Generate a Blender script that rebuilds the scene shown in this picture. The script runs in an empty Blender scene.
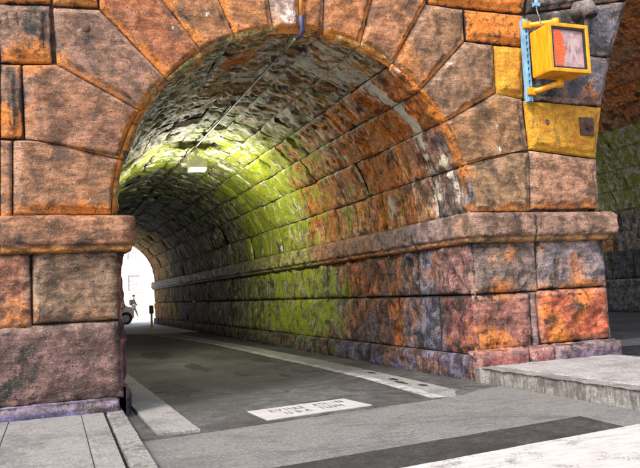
import bpy, bmesh, math, random
from mathutils import Vector, Matrix, noise
random.seed(7)
sc = bpy.context.scene
COL = sc.collection
# ------------------------------------------------------------------ camera
RX = Vector((0.93554313, -0.34996609, -0.04777854))      # camera right
RD = Vector((-0.01642332, 0.09202213, -0.99562152))      # camera down
RF = Vector((0.35283045, 0.93223155, 0.08034307))        # camera forward
FPX, CY, CH = 721.736, -8.5285, 1.3
CAMP = Vector((0, CY, CH))
cam = bpy.data.cameras.new('camera'); camo = bpy.data.objects.new('camera', cam); COL.objects.link(camo)
cam.sensor_width = 36; cam.lens = 36 * FPX / 640; cam.clip_end = 2000; cam.clip_start = 0.05
m = Matrix.Identity(4)
for i in range(3):
    m[i][0] = RX[i]; m[i][1] = -RD[i]; m[i][2] = -RF[i]; m[i][3] = CAMP[i]
camo.matrix_world = m
sc.camera = camo

def ray(x, y):
    return RX * ((x - 320) / FPX) + RD * ((y - 234) / FPX) + RF
def px(x, y, Y=0.0):
    """survey: a pixel of the photograph measured on the wall plane Y"""
    d = ray(x, y); t = (Y - CY) / d.y
    return CAMP + d * t

# ------------------------------------------------------------------ helpers
def lin(c):
    return tuple(((v / 12.92) if v <= 0.04045 else ((v + 0.055) / 1.055) ** 2.4) for v in c)
def clamp(v, a=0.0, b=1.0): return a if v < a else b if v > b else v
def sstep(a, b, v):
    if a == b: return float(v > a)
    t = clamp((v - a) / (b - a)); return t * t * (3 - 2 * t)
def nz(p, f=1.0, o=4, off=0.0):
    return noise.fractal((p[0] * f + off, p[1] * f + off * .7, p[2] * f - off), 0.9, 2.0, o)
def mixc(a, b, t): return tuple(a[i] * (1 - t) + b[i] * t for i in range(3))

def tag(o, label=None, cat=None, group=None, kind=None):
    if label: o['label'] = label
    if cat: o['category'] = cat
    if group: o['group'] = group
    if kind: o['kind'] = kind
    return o
def empty(name, loc, label, cat, group=None, rz=0.0):
    o = bpy.data.objects.new(name, None); COL.objects.link(o); o.location = loc
    o.rotation_euler = (0, 0, rz); o.empty_display_size = 0.2
    return tag(o, label, cat, group)
def wloc(o):
    v = Vector((0, 0, 0))
    while o is not None:
        v = v + o.location; o = o.parent
    return v
def link(name, me, mat, parent=None, local=False, label=None):
    """link a mesh; vertices are given in world space (or in the parent's space when local)"""
    o = bpy.data.objects.new(name, me); COL.objects.link(o)
    if mat is not None and not me.materials: me.materials.append(mat)
    if parent is not None:
        o.parent = parent
        if not local: me.transform(Matrix.Translation(-wloc(parent)))
    if label: o['label'] = label
    return o

class MB:
    """collects verts and faces with a colour and a weathering mask per vertex"""
    def __init__(s): s.v = []; s.f = []; s.c = []; s.k = []; s.sm = []
    def add(s, p, c=(.5, .5, .5), k=(0, 0, 0, 0)):
        s.v.append((p[0], p[1], p[2])); s.c.append((c[0], c[1], c[2], 1)); s.k.append(k); return len(s.v) - 1
    def face(s, *i, smooth=True): s.f.append(i); s.sm.append(smooth)
    def mesh(s, name):
        me = bpy.data.meshes.new(name); me.from_pydata(s.v, [], s.f)
        a = me.color_attributes.new('Col', 'FLOAT_COLOR', 'POINT')
        a.data.foreach_set('color', [x for c in s.c for x in c])
        b = me.color_attributes.new('Mask', 'FLOAT_COLOR', 'POINT')
        b.data.foreach_set('color', [x for c in s.k for x in c])
        me.polygons.foreach_set('use_smooth', s.sm)
        me.update(); return me

def bm_mesh(name, bm, smooth=False):
    bmesh.ops.recalc_face_normals(bm, faces=bm.faces)
    me = bpy.data.meshes.new(name); bm.to_mesh(me); bm.free()
    if smooth:
        for p in me.polygons: p.use_smooth = True
    return me
def add_box(bm, c, s, bev=0.0, rot=None):
    r = bmesh.ops.create_cube(bm, size=1.0)
    vs = r['verts']
    for v in vs: v.co = Vector((v.co.x * s[0], v.co.y * s[1], v.co.z * s[2]))
    if bev > 0:
        es = list({e for v in vs for e in v.link_edges})
        rb = bmesh.ops.bevel(bm, geom=es, offset=bev, segments=2, affect='EDGES', profile=.6)
        vs = list({v for v in rb['verts']} | {v for v in vs if v.is_valid})
    for v in vs:
        if rot is not None: v.co = rot @ v.co
        v.co += Vector(c)
    return vs
def add_cyl(bm, a, b, r, n=12, r2=None, caps=True):
    a = Vector(a); b = Vector(b); d = b - a
    q = Vector((0, 0, 1)).rotation_difference(d.normalized()).to_matrix().to_4x4()
    mt = Matrix.Translation((a + b) / 2) @ q
    return bmesh.ops.create_cone(bm, cap_ends=caps, segments=n, radius1=r, radius2=r if r2 is None else r2, depth=d.length, matrix=mt)['verts']
def add_ball(bm, c, s, n=10):
    return bmesh.ops.create_uvsphere(bm, u_segments=n + 4, v_segments=n, radius=1.0,
        matrix=Matrix.Translation(c) @ Matrix.Diagonal((s[0], s[1], s[2], 1)))['verts']
def add_tube(bm, pts, r, n=8):
    pts = [Vector(p) for p in pts]; rings = []
    for i, p in enumerate(pts):
        d = (pts[min(i + 1, len(pts) - 1)] - pts[max(i - 1, 0)]).normalized()
        u = d.orthogonal().normalized() if i == 0 else (u - d * u.dot(d)).normalized()
        w = d.cross(u)
        rr = r[i] if isinstance(r, (list, tuple)) else r
        rings.append([bm.verts.new(p + (u * math.cos(2 * math.pi * k / n) + w * math.sin(2 * math.pi * k / n)) * rr) for k in range(n)])
    for a, b in zip(rings, rings[1:]):
        for k in range(n): bm.faces.new((a[k], a[(k + 1) % n], b[(k + 1) % n], b[k]))
    bm.faces.new(rings[0][::-1]); bm.faces.new(rings[-1])

# ------------------------------------------------------------------ materials
class NT:
    def __init__(s, name):
        s.m = bpy.data.materials.new(name); s.m.use_nodes = True
        s.t = s.m.node_tree; s.b = s.t.nodes['Principled BSDF']; s.out = s.t.nodes['Material Output']
    def n(s, typ, **kw):
        nd = s.t.nodes.new(typ)
        for k, v in kw.items():
            if k.startswith('_'): setattr(nd, k[1:], v)
            else: nd.inputs[k.replace('__', ' ')].default_value = v
        return nd
    def l(s, a, b): s.t.links.new(a, b)
    def pos(s, scale=(1, 1, 1)):
        g = s.n('ShaderNodeNewGeometry'); mp = s.n('ShaderNodeVectorMath', _operation='MULTIPLY')
        s.l(g.outputs['Position'], mp.inputs[0]); mp.inputs[1].default_value = scale
        return mp.outputs[0]
    def noise(s, vec, scale, detail=6, rough=.6, dist=0.0):
        nd = s.n('ShaderNodeTexNoise'); nd.inputs['Scale'].default_value = scale
        nd.inputs['Detail'].default_value = detail; nd.inputs['Roughness'].default_value = rough
        nd.inputs['Distortion'].default_value = dist
        s.l(vec, nd.inputs['Vector']); return nd.outputs['Fac']
    def ramp(s, fac, lo, hi, a=0.0, b=1.0):
        nd = s.n('ShaderNodeMapRange', _interpolation_type='SMOOTHSTEP')
        nd.inputs[1].default_value = lo; nd.inputs[2].default_value = hi
        nd.inputs[3].default_value = a; nd.inputs[4].default_value = b
        s.l(fac, nd.inputs[0]); return nd.outputs[0]
    def math(s, op, a, b=None, clamp=False):
        nd = s.n('ShaderNodeMath', _operation=op); nd.use_clamp = clamp
        for i, v in enumerate((a, b)):
            if v is None: continue
            if isinstance(v, (int, float)): nd.inputs[i].default_value = v
            else: s.l(v, nd.inputs[i])
        return nd.outputs[0]
    def mix(s, fac, a, b, mode='MIX'):
        nd = s.n('ShaderNodeMix', _data_type='RGBA', _blend_type=mode)
        for i, v in ((0, fac), (6, a), (7, b)):
            if isinstance(v, (int, float)): nd.inputs[i].default_value = v
            elif isinstance(v, tuple): nd.inputs[i].default_value = (*v, 1)
            else: s.l(v, nd.inputs[i])
        return nd.outputs[2]
    def scale(s, col, fac):
        nd = s.n('ShaderNodeVectorMath', _operation='SCALE'); s.l(col, nd.inputs[0]); s.l(fac, nd.inputs['Scale'])
        return nd.outputs[0]
    def bump(s, h, strength, dist, prev=None):
        nd = s.n('ShaderNodeBump'); nd.inputs['Strength'].default_value = strength; nd.inputs['Distance'].default_value = dist
        s.l(h, nd.inputs['Height'])
        if prev is not None: s.l(prev, nd.inputs['Normal'])
        return nd.outputs[0]

def stone_material(name, drip=False):
    M = NT(name)
    p = M.pos()
    pd = M.pos((1, 1, .22)) if not drip else M.pos((1.0, 3.0, .6))        # run-down streaks
    pb = M.pos((1, 1, 4))                                                   # sandstone bedding
    ca = M.n('ShaderNodeVertexColor', _layer_name='Col'); ma = M.n('ShaderNodeVertexColor', _layer_name='Mask')
    sp = M.n('ShaderNodeSeparateColor'); M.l(ma.outputs['Color'], sp.inputs[0])
    n1 = M.noise(p, 2.2, 4, .6, .4); n2 = M.noise(p, 10, 8, .72, .15); n3 = M.noise(p, 44, 5, .75)
    nb = M.noise(pb, 5, 7, .68, .35); ns = M.noise(pd, 6, 7, .70, .2); n4 = M.noise(p, 4.5, 6, .65, .5)
    n5 = M.noise(p, 2.9, 5, .62, .3); n6 = M.noise(M.pos((1.3, .8, 1.1)), 3.3, 5, .62, .4); n7 = M.noise(M.pos((.9, 1.2, .8)), 3.7, 5, .62, .4)
    def c2(n, k): return M.math('MULTIPLY', M.math('SUBTRACT', n, .5), k)
    def add(*a):
        r = a[0]
        for q in a[1:]: r = M.math('ADD', r, q)
        return r
    v = M.math('MULTIPLY', M.ramp(n4, .36, .64, .48, 1.42), M.ramp(n3, .34, .66, .78, 1.22))
    v = M.math('MULTIPLY', v, M.ramp(nb, .36, .64, .66, 1.34))
    if drip: v = M.math('MULTIPLY', v, M.ramp(ns, .36, .64, .35, 1.9))
    col = M.scale(ca.outputs['Color'], v)
    col = M.mix(M.math('MULTIPLY', M.ramp(n4, .52, .64), .26), col, (.19, .15, .145))
    col = M.mix(M.math('MULTIPLY', M.ramp(n5, .53, .63), .66), col, (.050, .026, .016))
    # iron staining
    f = add(sp.outputs[0], c2(n2, 1.5), c2(n4, 1.5), c2(n3, .8))
    rc = M.mix(M.ramp(n3, .35, .65), (.50, .115, .008), (.70, .27, .014)); rc = M.mix(M.ramp(n2, .50, .64), rc, (.14, .045, .015))
    col = M.mix(M.math('MULTIPLY', M.ramp(f, .25, .80), .88), col, rc)
    # soot crust
    f = add(ma.outputs['Alpha'], c2(ns, 1.8), c2(n2, 1.5), c2(n3, .6), c2(n5, 2.4))
    col = M.mix(M.math('MULTIPLY', M.ramp(f, .36, .74), .95), col, (.018, .018, .018))
    # moss / algae
    g_ = M.math('MULTIPLY', sp.outputs[1], 5.0, True)
    f = add(sp.outputs[1], M.math('MULTIPLY', add(c2(ns, 1.6), c2(n2, 1.8), c2(n3, .7), c2(n6, 3.2)), g_))
    mc = M.mix(M.ramp(n3, .33, .62), (.085, .14, .006), (.40, .47, .012))
    mc = M.mix(M.math('MULTIPLY', M.ramp(n4, .45, .7), .5), mc, (.58, .50, .04))
    col = M.mix(M.math('MULTIPLY', M.ramp(f, .20, .70), .95), col, mc)
    # lime wash-out (efflorescence)
    g_ = M.math('MULTIPLY', sp.outputs[2], 5.0, True)
    f = add(sp.outputs[2], M.math('MULTIPLY', add(c2(ns, 2.0), c2(n2, 2.0), c2(n3, .5), c2(n7, 3.0)), g_))
    sc_ = M.mix(M.ramp(n4, .4, .6), (.80, .77, .58), (.68, .70, .66))
    col = M.mix(M.math('MULTIPLY', M.ramp(f, .34, .74), .92), col, sc_)
    # pale flecks and dark pits
    fl = M.noise(p, 70, 3, .5); col = M.mix(M.math('MULTIPLY', M.ramp(fl, .62, .72), .62), col, (.50, .44, .38))
    vo = M.n('ShaderNodeTexVoronoi', Scale=24.0); M.l(p, vo.inputs['Vector'])
    pit = M.math('MULTIPLY', M.ramp(vo.outputs['Distance'], .10, .28, 1.0, 0.0), M.ramp(n4, .53, .62))
    col = M.mix(M.math('MULTIPLY', pit, .85), col, (.028, .016, .012))
    M.l(col, M.b.inputs['Base Color'])
    M.l(M.ramp(n2, .35, .68, .58 if drip else .36, .85), M.b.inputs['Roughness'])
    M.b.inputs['Specular IOR Level'].default_value = .42 if not drip else .3
    h = add(n2, M.math('MULTIPLY', n3, .5), M.math('MULTIPLY', nb, .6), M.math('MULTIPLY', pit, -.5))
    h = add(h, M.math('MULTIPLY', n4, .8 if not drip else 1.3))
    if drip: h = add(h, M.math('MULTIPLY', ns, .35), M.math('MULTIPLY', n3, .6))
    M.l(M.bump(h, 1.0, (0.024 if not drip else .036)), M.b.inputs['Normal'])
    return M.m
def simple(name, col, rough=.6, metal=0.0, var=.25, scale=12, bump=.2, emit=None):
    M = NT(name); p = M.pos(); n = M.noise(p, scale, 7, .65); n2 = M.noise(p, scale * 6, 5, .6)
    v = M.math('MULTIPLY', M.ramp(n, .3, .7, 1 - var, 1 + var), M.ramp(n2, .3, .7, 1 - var * .5, 1 + var * .5))
    rgb = M.n('ShaderNodeRGB'); rgb.outputs[0].default_value = (*col, 1)
    M.l(M.scale(rgb.outputs[0], v), M.b.inputs['Base Color'])
    M.l(M.ramp(n, .3, .7, max(.05, rough - .12), min(1, rough + .12)), M.b.inputs['Roughness'])
    M.b.inputs['Metallic'].default_value = metal
    if bump: M.l(M.bump(n2, bump, .01), M.b.inputs['Normal'])
    if emit:
        M.b.inputs['Emission Color'].default_value = (*emit[0], 1); M.b.inputs['Emission Strength'].default_value = emit[1]
    return M.m
def paint_metal(name, col, chip=(.06, .045, .04), amount=.62):
    M = NT(name); p = M.pos(); n = M.noise(p, 9, 8, .7, .5); n2 = M.noise(p, 55, 6, .7); g = M.noise(M.pos((1, 1, .3)), 14, 6, .65)
    rgb = M.n('ShaderNodeRGB'); rgb.outputs[0].default_value = (*col, 1)
    c = M.scale(rgb.outputs[0], M.ramp(g, .3, .72, 1.12, .66))
    f = M.math('ADD', M.math('MULTIPLY', n, .55), M.math('MULTIPLY', n2, .45))
    fac = M.ramp(f, amount - .03, amount + .03)
    M.l(M.mix(fac, c, chip), M.b.inputs['Base Color'])
    M.l(M.ramp(n2, .3, .7, .32, .6), M.b.inputs['Roughness'])
    M.l(M.bump(M.math('SUBTRACT', M.math('MULTIPLY', n2, .3), fac), .35, .004), M.b.inputs['Normal'])
    return M.m
def asphalt_material(name, base=(.075, .075, .076), tar=True, crack=True):
    M = NT(name); p = M.pos(); big = M.noise(p, .55, 6, .6, .6); mid = M.noise(p, 5, 8, .68); fine = M.noise(p, 85, 4, .7)
    st = M.noise(M.pos((1.5, .22, 1)), 1.6, 6, .6)
    v = M.math('MULTIPLY', M.ramp(big, .34, .66, .58, 1.5), M.ramp(mid, .34, .66, .55, 1.5))
    v = M.math('MULTIPLY', v, M.ramp(fine, .3, .72, .4, 1.8)); v = M.math('MULTIPLY', v, M.ramp(M.noise(p, 27, 5, .75), .36, .64, .55, 1.55)); v = M.math('MULTIPLY', v, M.ramp(st, .35, .65, .82, 1.2))
    rgb = M.n('ShaderNodeRGB'); rgb.outputs[0].default_value = (*base, 1)
    c = M.scale(rgb.outputs[0], v)
    vs = M.n('ShaderNodeTexVoronoi', Scale=130.0); M.l(p, vs.inputs['Vector'])
    c = M.mix(M.math('MULTIPLY', M.ramp(vs.outputs['Distance'], .12, .3, 1, 0), .6), c, (.14, .14, .145))
    h = M.math('ADD', fine, M.math('MULTIPLY', mid, .6))
    if crack:
        wv = M.n('ShaderNodeMix', _data_type='VECTOR'); wn = M.n('ShaderNodeTexNoise', Scale=2.0, Detail=6.0)
        M.l(p, wn.inputs['Vector']); wv.inputs[0].default_value = .45; M.l(p, wv.inputs[4]); M.l(wn.outputs['Color'], wv.inputs[5])
        vc = M.n('ShaderNodeTexVoronoi', _feature='DISTANCE_TO_EDGE', Scale=.95); M.l(wv.outputs[1], vc.inputs['Vector'])
        ck = M.math('MULTIPLY', M.ramp(vc.outputs['Distance'], .006, .022, 1, 0), M.ramp(big, .42, .6))
        c = M.mix(M.math('MULTIPLY', ck, .85), c, (.015, .015, .015)); h = M.math('SUBTRACT', h, ck)
    if tar:
        o = M.noise(p, 1.1, 7, .62, .9); o = M.ramp(o, .62, .70)
        c = M.mix(M.math('MULTIPLY', o, .6), c, (.02, .02, .02))
        d = M.noise(p, 2.3, 6, .62, .3); c = M.mix(M.math('MULTIPLY', M.ramp(d, .60, .72), .45), c, (.13, .132, .135))
    M.l(c, M.b.inputs['Base Color']); M.l(M.ramp(mid, .3, .7, .7, .95), M.b.inputs['Roughness'])
    M.l(M.bump(h, .7, .012), M.b.inputs['Normal']); return M.m
def concrete_material(name, base=(.30, .30, .295), dirt=.55, spots=True, streak=(1, 1, 1), lo=.52):
    M = NT(name); p = M.pos(); big = M.noise(p, 1.1, 7, .62, .5); mid = M.noise(M.pos(streak), 7, 8, .7, .4); fine = M.noise(p, 90, 4, .7)
    v = M.math('MULTIPLY', M.ramp(big, .3, .7, .72, 1.25), M.ramp(mid, .3, .7, .72, 1.22)); v = M.math('MULTIPLY', v, M.ramp(fine, .3, .7, .68, 1.3)); v = M.math('MULTIPLY', v, M.ramp(M.noise(p, 30, 5, .75), .36, .64, .74, 1.28))
    rgb = M.n('ShaderNodeRGB'); rgb.outputs[0].default_value = (*base, 1)
    c = M.scale(rgb.outputs[0], v)
    d = M.math('ADD', M.math('MULTIPLY', mid, .5), M.math('MULTIPLY', big, .5))
    c = M.mix(M.math('MULTIPLY', M.ramp(d, lo, lo + .12), dirt), c, (.075, .073, .07))
    if spots:
        vo = M.n('ShaderNodeTexVoronoi', Scale=6.5, Randomness=1.0); M.l(p, vo.inputs['Vector'])
        wn = M.noise(p, 24, 4, .6); q = M.math('ADD', vo.outputs['Distance'], M.math('MULTIPLY', M.math('SUBTRACT', wn, .5), .25))
        s = M.math('MULTIPLY', M.ramp(q, .07, .13, 1, 0), M.ramp(M.noise(p, 2.7, 3), .5, .58))
        c = M.mix(M.math('MULTIPLY', s, .85), c, (.035, .035, .035))
    M.l(c, M.b.inputs['Base Color']); M.l(M.ramp(mid, .3, .7, .7, .95), M.b.inputs['Roughness'])
    M.l(M.bump(M.math('ADD', fine, mid), .5, .01), M.b.inputs['Normal']); return M.m
def worn_paint(name, base=(.78, .78, .76), under=(.16, .16, .16), wear=.62, fleck=.55):
    M = NT(name); p = M.pos(); n = M.noise(p, 3.2, 8, .7, .4); f = M.noise(p, 60, 5, .75); g = M.noise(M.pos((.6, 3, 1)), 5, 6, .65)
    k = M.math('ADD', M.math('MULTIPLY', n, .5), M.math('MULTIPLY', f, .5))
    fac = M.ramp(k, wear - .05, wear + .02)
    rgb = M.n('ShaderNodeRGB'); rgb.outputs[0].default_value = (*base, 1)
    c = M.scale(rgb.outputs[0], M.math('MULTIPLY', M.ramp(g, .3, .7, .8, 1.05), M.ramp(f, .3, .7, .88, 1.06)))
    M.l(M.mix(fac, c, under), M.b.inputs['Base Color']); M.b.inputs['Roughness'].default_value = .75
    M.l(M.bump(M.math('ADD', f, fac), .35, .006), M.b.inputs['Normal']); return M.m

STONE = stone_material('weathered_brownstone')
VAULT = stone_material('damp_vault_stone', drip=True)
MORTAR = simple('dark_mortar', (.06, .045, .035), .9, var=.4, scale=20, bump=.5)

# ------------------------------------------------------------------ stone blocks
def samp(L, res, marks=(.008, .03, .06, .08)):
    ms = [0.0] + [x for x in marks if x < L * .3]
    a = ms[-1]; n = max(2, int(math.ceil((L - 2 * a) / res)))
    t = ms + [a + (L - 2 * a) * i / n for i in range(1, n)] + [L - x for x in reversed(ms)]
    return [x / L for x in t]
def prof(d, kind):
    if kind == 'margin':          # drafted margin round a raised rock face
        if d < .010: return -.05 + (d / .010) * .038
        if d < .03: return -.012 * (1 - (d - .010) / .020)
        if d < .062: return 0
        return .042 * sstep(.062, .098, d)
    if kind == 'vault':
        if d < .012: return -.07 + (d / .012) * .045
        return -.025 * (1 - sstep(.012, .07, d))
    # rough: pillow-faced block
    if d < .008: return -.075 + (d / .008) * .05
    return -.025 + .05 * math.sqrt(clamp((d - .008) / .10))

def block(mb, P, N, Lu, Lv, col, fld, kind='margin', res=.03, amp=.012, freq=3.0, cham=None, seed=0.0, marks=(.008, .03, .06, .085), corner=None):
    """one stone: P(u,v) the outer surface, N(u,v) the outward normal, Lu and Lv the side lengths in metres.
    cham: depth of a chamfer along the v=0 side.  fld(p, d, u, v) gives the weathering."""
    us = samp(Lu, res, marks); vs = samp(Lv, res, marks); idx = []; CUR[0] = Lu; CUR[1] = Lv
    for v in vs:
        row = []
        for u in us:
            p = P(u, v); n = N(u, v)
            dl = min(u, 1 - u) * Lu; dv = min(v, 1 - v) * Lv
            if cham and v < .5: d = min(dl, (1 - v) * Lv)
            elif corner is not None: d = min(dv, (1 - u) * Lu if corner == 0 else u * Lu)
            else: d = min(dl, dv)
            # worn, slightly wavy arrises
            wob = 1 + .45 * nz(p, 5.0, 3, seed)
            h = prof(d * wob, kind)
            a = amp * (1.0 if kind != 'margin' else (.3 + .7 * sstep(.05, .1, d)))
            a *= sstep(-.004, .05, d)
            q = p * freq
            h += a * (nz(p, freq, 6, seed) + .9 * (noise.ridged_multi_fractal(q * 1.3 + Vector((seed, 0, seed)), .9, 2.1, 5, .9, 2.0) * .5 - .5) + .30 * nz(p, freq * 5, 3, seed))
            if kind != 'margin' and res < .15:
                h += a * .85 * (noise.voronoi(Vector((p.x, p.y * .7, p.z)) * (freq * 1.15) + Vector((seed, seed, 0)))[0][0] - .45)
            if corner is not None:
                dc = (u if corner == 0 else 1 - u) * Lu
                if dc < .10: h = h * sstep(0, .10, dc) - .045 * (1 - dc / .10) ** 2
            if cham and v < .5:
                x = v * Lv
                if x < cham: h = min(h, -(cham - x) * 1.0) + a * .3 * nz(p, freq * 2, 4, seed)
            c, k = fld(p, d, u, v)
            row.append(mb.add(p + n * h, col if c is None else c, k))
        idx.append(row)
    for i in range(len(vs) - 1):
        for j in range(len(us) - 1):
            mb.face(idx[i][j], idx[i][j + 1], idx[i + 1][j + 1], idx[i + 1][j])

def polyfn(pts):
    ls = [0]
    for a, b in zip(pts, pts[1:]): ls.append(ls[-1] + (b - a).length)
    def f(t):
        s = t * ls[-1]
        for i in range(len(pts) - 1):
            if s <= ls[i + 1] or i == len(pts) - 2:
                w = (s - ls[i]) / max(1e-9, ls[i + 1] - ls[i]); return pts[i].lerp(pts[i + 1], clamp(w))
    return f, ls[-1]
def coons(bot, top, left=None, right=None):
    B, lb = polyfn(bot); T, lt = polyfn(top)
    left = left or [bot[0], top[0]]; right = right or [bot[-1], top[-1]]
    L, ll = polyfn(left); R, lr = polyfn(right)
    c00, c10, c01, c11 = bot[0], bot[-1], top[0], top[-1]
    def P(u, v):
        return (B(u) * (1 - v) + T(u) * v + L(v) * (1 - u) + R(v) * u
                - c00 * (1 - u) * (1 - v) - c10 * u * (1 - v) - c01 * (1 - u) * v - c11 * u * v)
    return P, (lb + lt) / 2, (ll + lr) / 2
FRONT = lambda u, v: Vector((0, -1, 0))

# ------------------------------------------------------------------ weathering fields
BLOBS = []       # (centre, radius, channel 0 rust 1 moss 2 lime 3 soot, strength)
def fields(p, base=(0, 0, 0, 0)):
    k = list(base)
    for c, r, ch, s in BLOBS:
        dx = p[0] - c[0]; dy = p[1] - c[1]; dz = p[2] - c[2]
        q = dx * dx + dy * dy + dz * dz
        if q < r * r: k[ch] += s * (1 - math.sqrt(q) / r)
    return tuple(clamp(x, 0, 1.2) for x in k)
XC, ZC, RA = 3.11, 2.30, 2.36
XB, RB = 14.20, 6.50
TB = 15.0                     # depth of the second opening, shortened to let light in from behind
LX, RXW = .80, 5.42            # tunnel side walls
TL = 32.0
def cyl_hit(x, y):
    d = ray(x, y); lo = None
    for i in range(3000):
        t = 8.2 + i * .02; p = CAMP + d * t
        if p.y > 0 and (p.x - XC) ** 2 + max(0, p.z - ZC) ** 2 > RA * RA: return p
    return CAMP + d * 9
# lime runs on the soffit and the face, surveyed from the photograph
for x, y, r, s in [(380, 90, 0.190, 1.1), (390, 98, 0.190, 1.3), (400, 109, 0.190, 1.3), (410, 120, 0.177, 1.3), (419, 131, 0.163, 1.3), (426, 143, 0.143, 1.3), (430, 156, 0.129, 1.3), (434, 170, 0.122, 1.3), (437, 184, 0.116, 1.2), (440, 198, 0.109, 1.1),
                   (445, 160, .13, 1.1), (451, 172, .13, 1.1), (456, 184, .12, 1.1), (461, 197, .12, 1.0), (372, 88, .35, .75), (345, 78, .4, .6), (335, 62, .35, .45), (300, 62, .4, .4), (255, 80, .45, .45),
                   (230, 100, .5, .5), (200, 80, .4, .5), (180, 130, .6, .35), (395, 75, .3, .3), (330, 150, .5, .35), (310, 125, .5, .35), (390, 205, .3, .6), (270, 60, .3, .5)]:
    BLOBS.append((cyl_hit(x, y), r, 2, s))
for x, y, r, s in [(410, 60, .5, .5), (350, 70, .3, .4), (395, 130, .6, .5), (370, 130, .5, .6), (350, 160, .7, .5), (380, 180, .8, .6), (430, 120, .3, .5), (300, 190, 1.0, .6), (330, 215, .9, .5),
                   (240, 60, .5, .4), (150, 268, 5, .7)]:  # the last, widest one tints the far mouth with exit glow
    BLOBS.append((cyl_hit(x, y), r, 0, s))
for x, y, r, s in [(300, 150, 1.2, .5), (270, 190, 1.6, .7), (255, 150, 1.4, .5), (235, 130, 1.3, .4), (245, 210, 2.0, .5), (180, 160, 1.6, .45), (160, 190, 2.5, .3), (140, 170, 1.5, .4)]:
    BLOBS.append((cyl_hit(x, y), r, 1, s))
for x, y, r, s in [(290, 55, .6, .35), (200, 110, .8, .4), (215, 140, 1.2, .5), (340, 90, .5, .3), (400, 95, .3, .3), (230, 190, 1.5, .3), (190, 200, 3, .35)]:
    BLOBS.append((cyl_hit(x, y), r, 3, s))
for x, y, r, s in [(515, 222, .12, 1.0), (497, 148, .12, .6), (494, 130, .18, .35), (448, 62, .12, .6), (434, 80, .15, .5), (180, 28, .15, .5), (287, 14, .25, .35), (210, 15, .25, .3)]:
    BLOBS.append((px(x, y), r, 2, s))
for x, y, r, s in [(30, 55, .35, .8), (10, 115, .35, .7), (85, 205, .35, .35), (75, 90, .3, .1), (500, 290, .3, .5), (505, 255, .3, .3), (580, 300, .45, .5), (560, 335, .4, .4), (575, 265, .35, .4), (545, 310, .25, .5),
                   (510, 30, .5, .6), (480, 10, .5, .6), (590, 95, .25, .5), (575, 80, .35, .25), (15, 310, .35, .45), (450, 300, .3, .3), (490, 340, .5, .5)]:
    BLOBS.append((px(x, y), r, 0, s))
for x, y, r, s in [(30, 25, .35, .5), (15, 105, .25, .4), (545, 95, .2, .4), (560, 60, .5, .5), (545, 20, .5, .6), (585, 20, .4, .5), (30, 395, .8, .3), (450, 310, .35, .4)]:
    BLOBS.append((px(x, y), r, 3, s))

CUR = [1, 1]
def fld_edge(col, edge_rust_glow=.5, rust=0.0, soot=0.0, base=(0, 0, 0, 0), w=(.35, .35, 1, .3), cham=0, pale=.35):
    """front stones: iron and dirt gather along the joints, most on the lower edge; the dressed margin is paler"""
    pc = mixc(col, (.33, .245, .20), pale)  # pale margin: an edge highlight put into the colour
    def f(p, d, u, v):
        lu, lv = CUR
        wb = 1 + .8 * nz(p, 3.5, 3, 7)
        e = max(w[0] * (1 - sstep(.02, .17 * wb, u * lu)), w[1] * (1 - sstep(.02, .17 * wb, (1 - u) * lu)), w[2] * (1 - sstep(.02, .24 * wb, v * lv)), w[3] * (1 - sstep(.02, .15 * wb, (1 - v) * lv)))
        if cham: e = max(e, (1.15 + 1.3 * nz(p, 2.2, 3, 12)) * (1 - sstep(cham * .8, cham * 1.6, v * lv)))  # orange glow of the inner chamfer, painted through the rust mask
        j = 1 - sstep(.004, .014, d)
        g = sstep(.062, .075, d) * (1 - sstep(.085, .12, d))          # darker line at the foot of the raised panel
        b_ = (rust + edge_rust_glow * e + base[0], base[1], base[2], soot + .5 * j + .2 * g + base[3])
        c = mixc(pc, col, sstep(.05, .10, d)) if pale else col
        return c, fields(p, b_)
    return f

VI = empty('stone_viaduct', (XC, 0, 0), 'weathered brownstone railway viaduct pierced by a long arched tunnel', 'viaduct')

# ------------------------------------------------------------------ arch ring of the tunnel (surveyed stones)
ANG = [180, 164.4, 149.2, 137, 123.1, 111.8, 99.1, 90.6, 82.8, 69.9, 57.8, 44.9, 31.7, 15.9, 0]
RFR = 2.355
def arcp(a, r=RFR, xc=XC, y=0.0):
    return Vector((xc + r * math.cos(math.radians(a)), y, ZC + r * math.sin(math.radians(a))))
SIDE = {180: (13, 218), 164.4: (40, 140), 149.2: (57, 64), 137: (100, 9), 123.1: (117, -60), 111.8: (189, -72), 99.1: (256, -80), 90.6: (297, -82),
        82.8: (328, -80), 69.9: (392, -76), 57.8: (426, 3.5), 44.9: (465, 41), 31.7: (496, 93), 15.9: (510, 152), 0: (531, 209)}
EXTRA = {0: [(13, 140)], 1: [(25, 139), (22, 64)], 2: [(53, 7)], 3: [(96, -55)], 9: [(430, -72)], 10: [(463, 9)], 11: [(494, 44.5)], 12: [(523, 99), (529, 150)], 13: [(530, 152)]}
VCOL = [(.245, .115, .054), (.225, .102, .052), (.205, .106, .068), (.28, .092, .030), (.30, .13, .045), (.34, .135, .038), (.34, .25, .22), (.35, .135, .038),
        (.34, .13, .038), (.30, .13, .055), (.235, .122, .06), (.21, .115, .062), (.235, .12, .05), (.235, .14, .07)]
ring = bpy.data.objects.new('arch_ring', None); COL.objects.link(ring); ring.parent = VI
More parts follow.
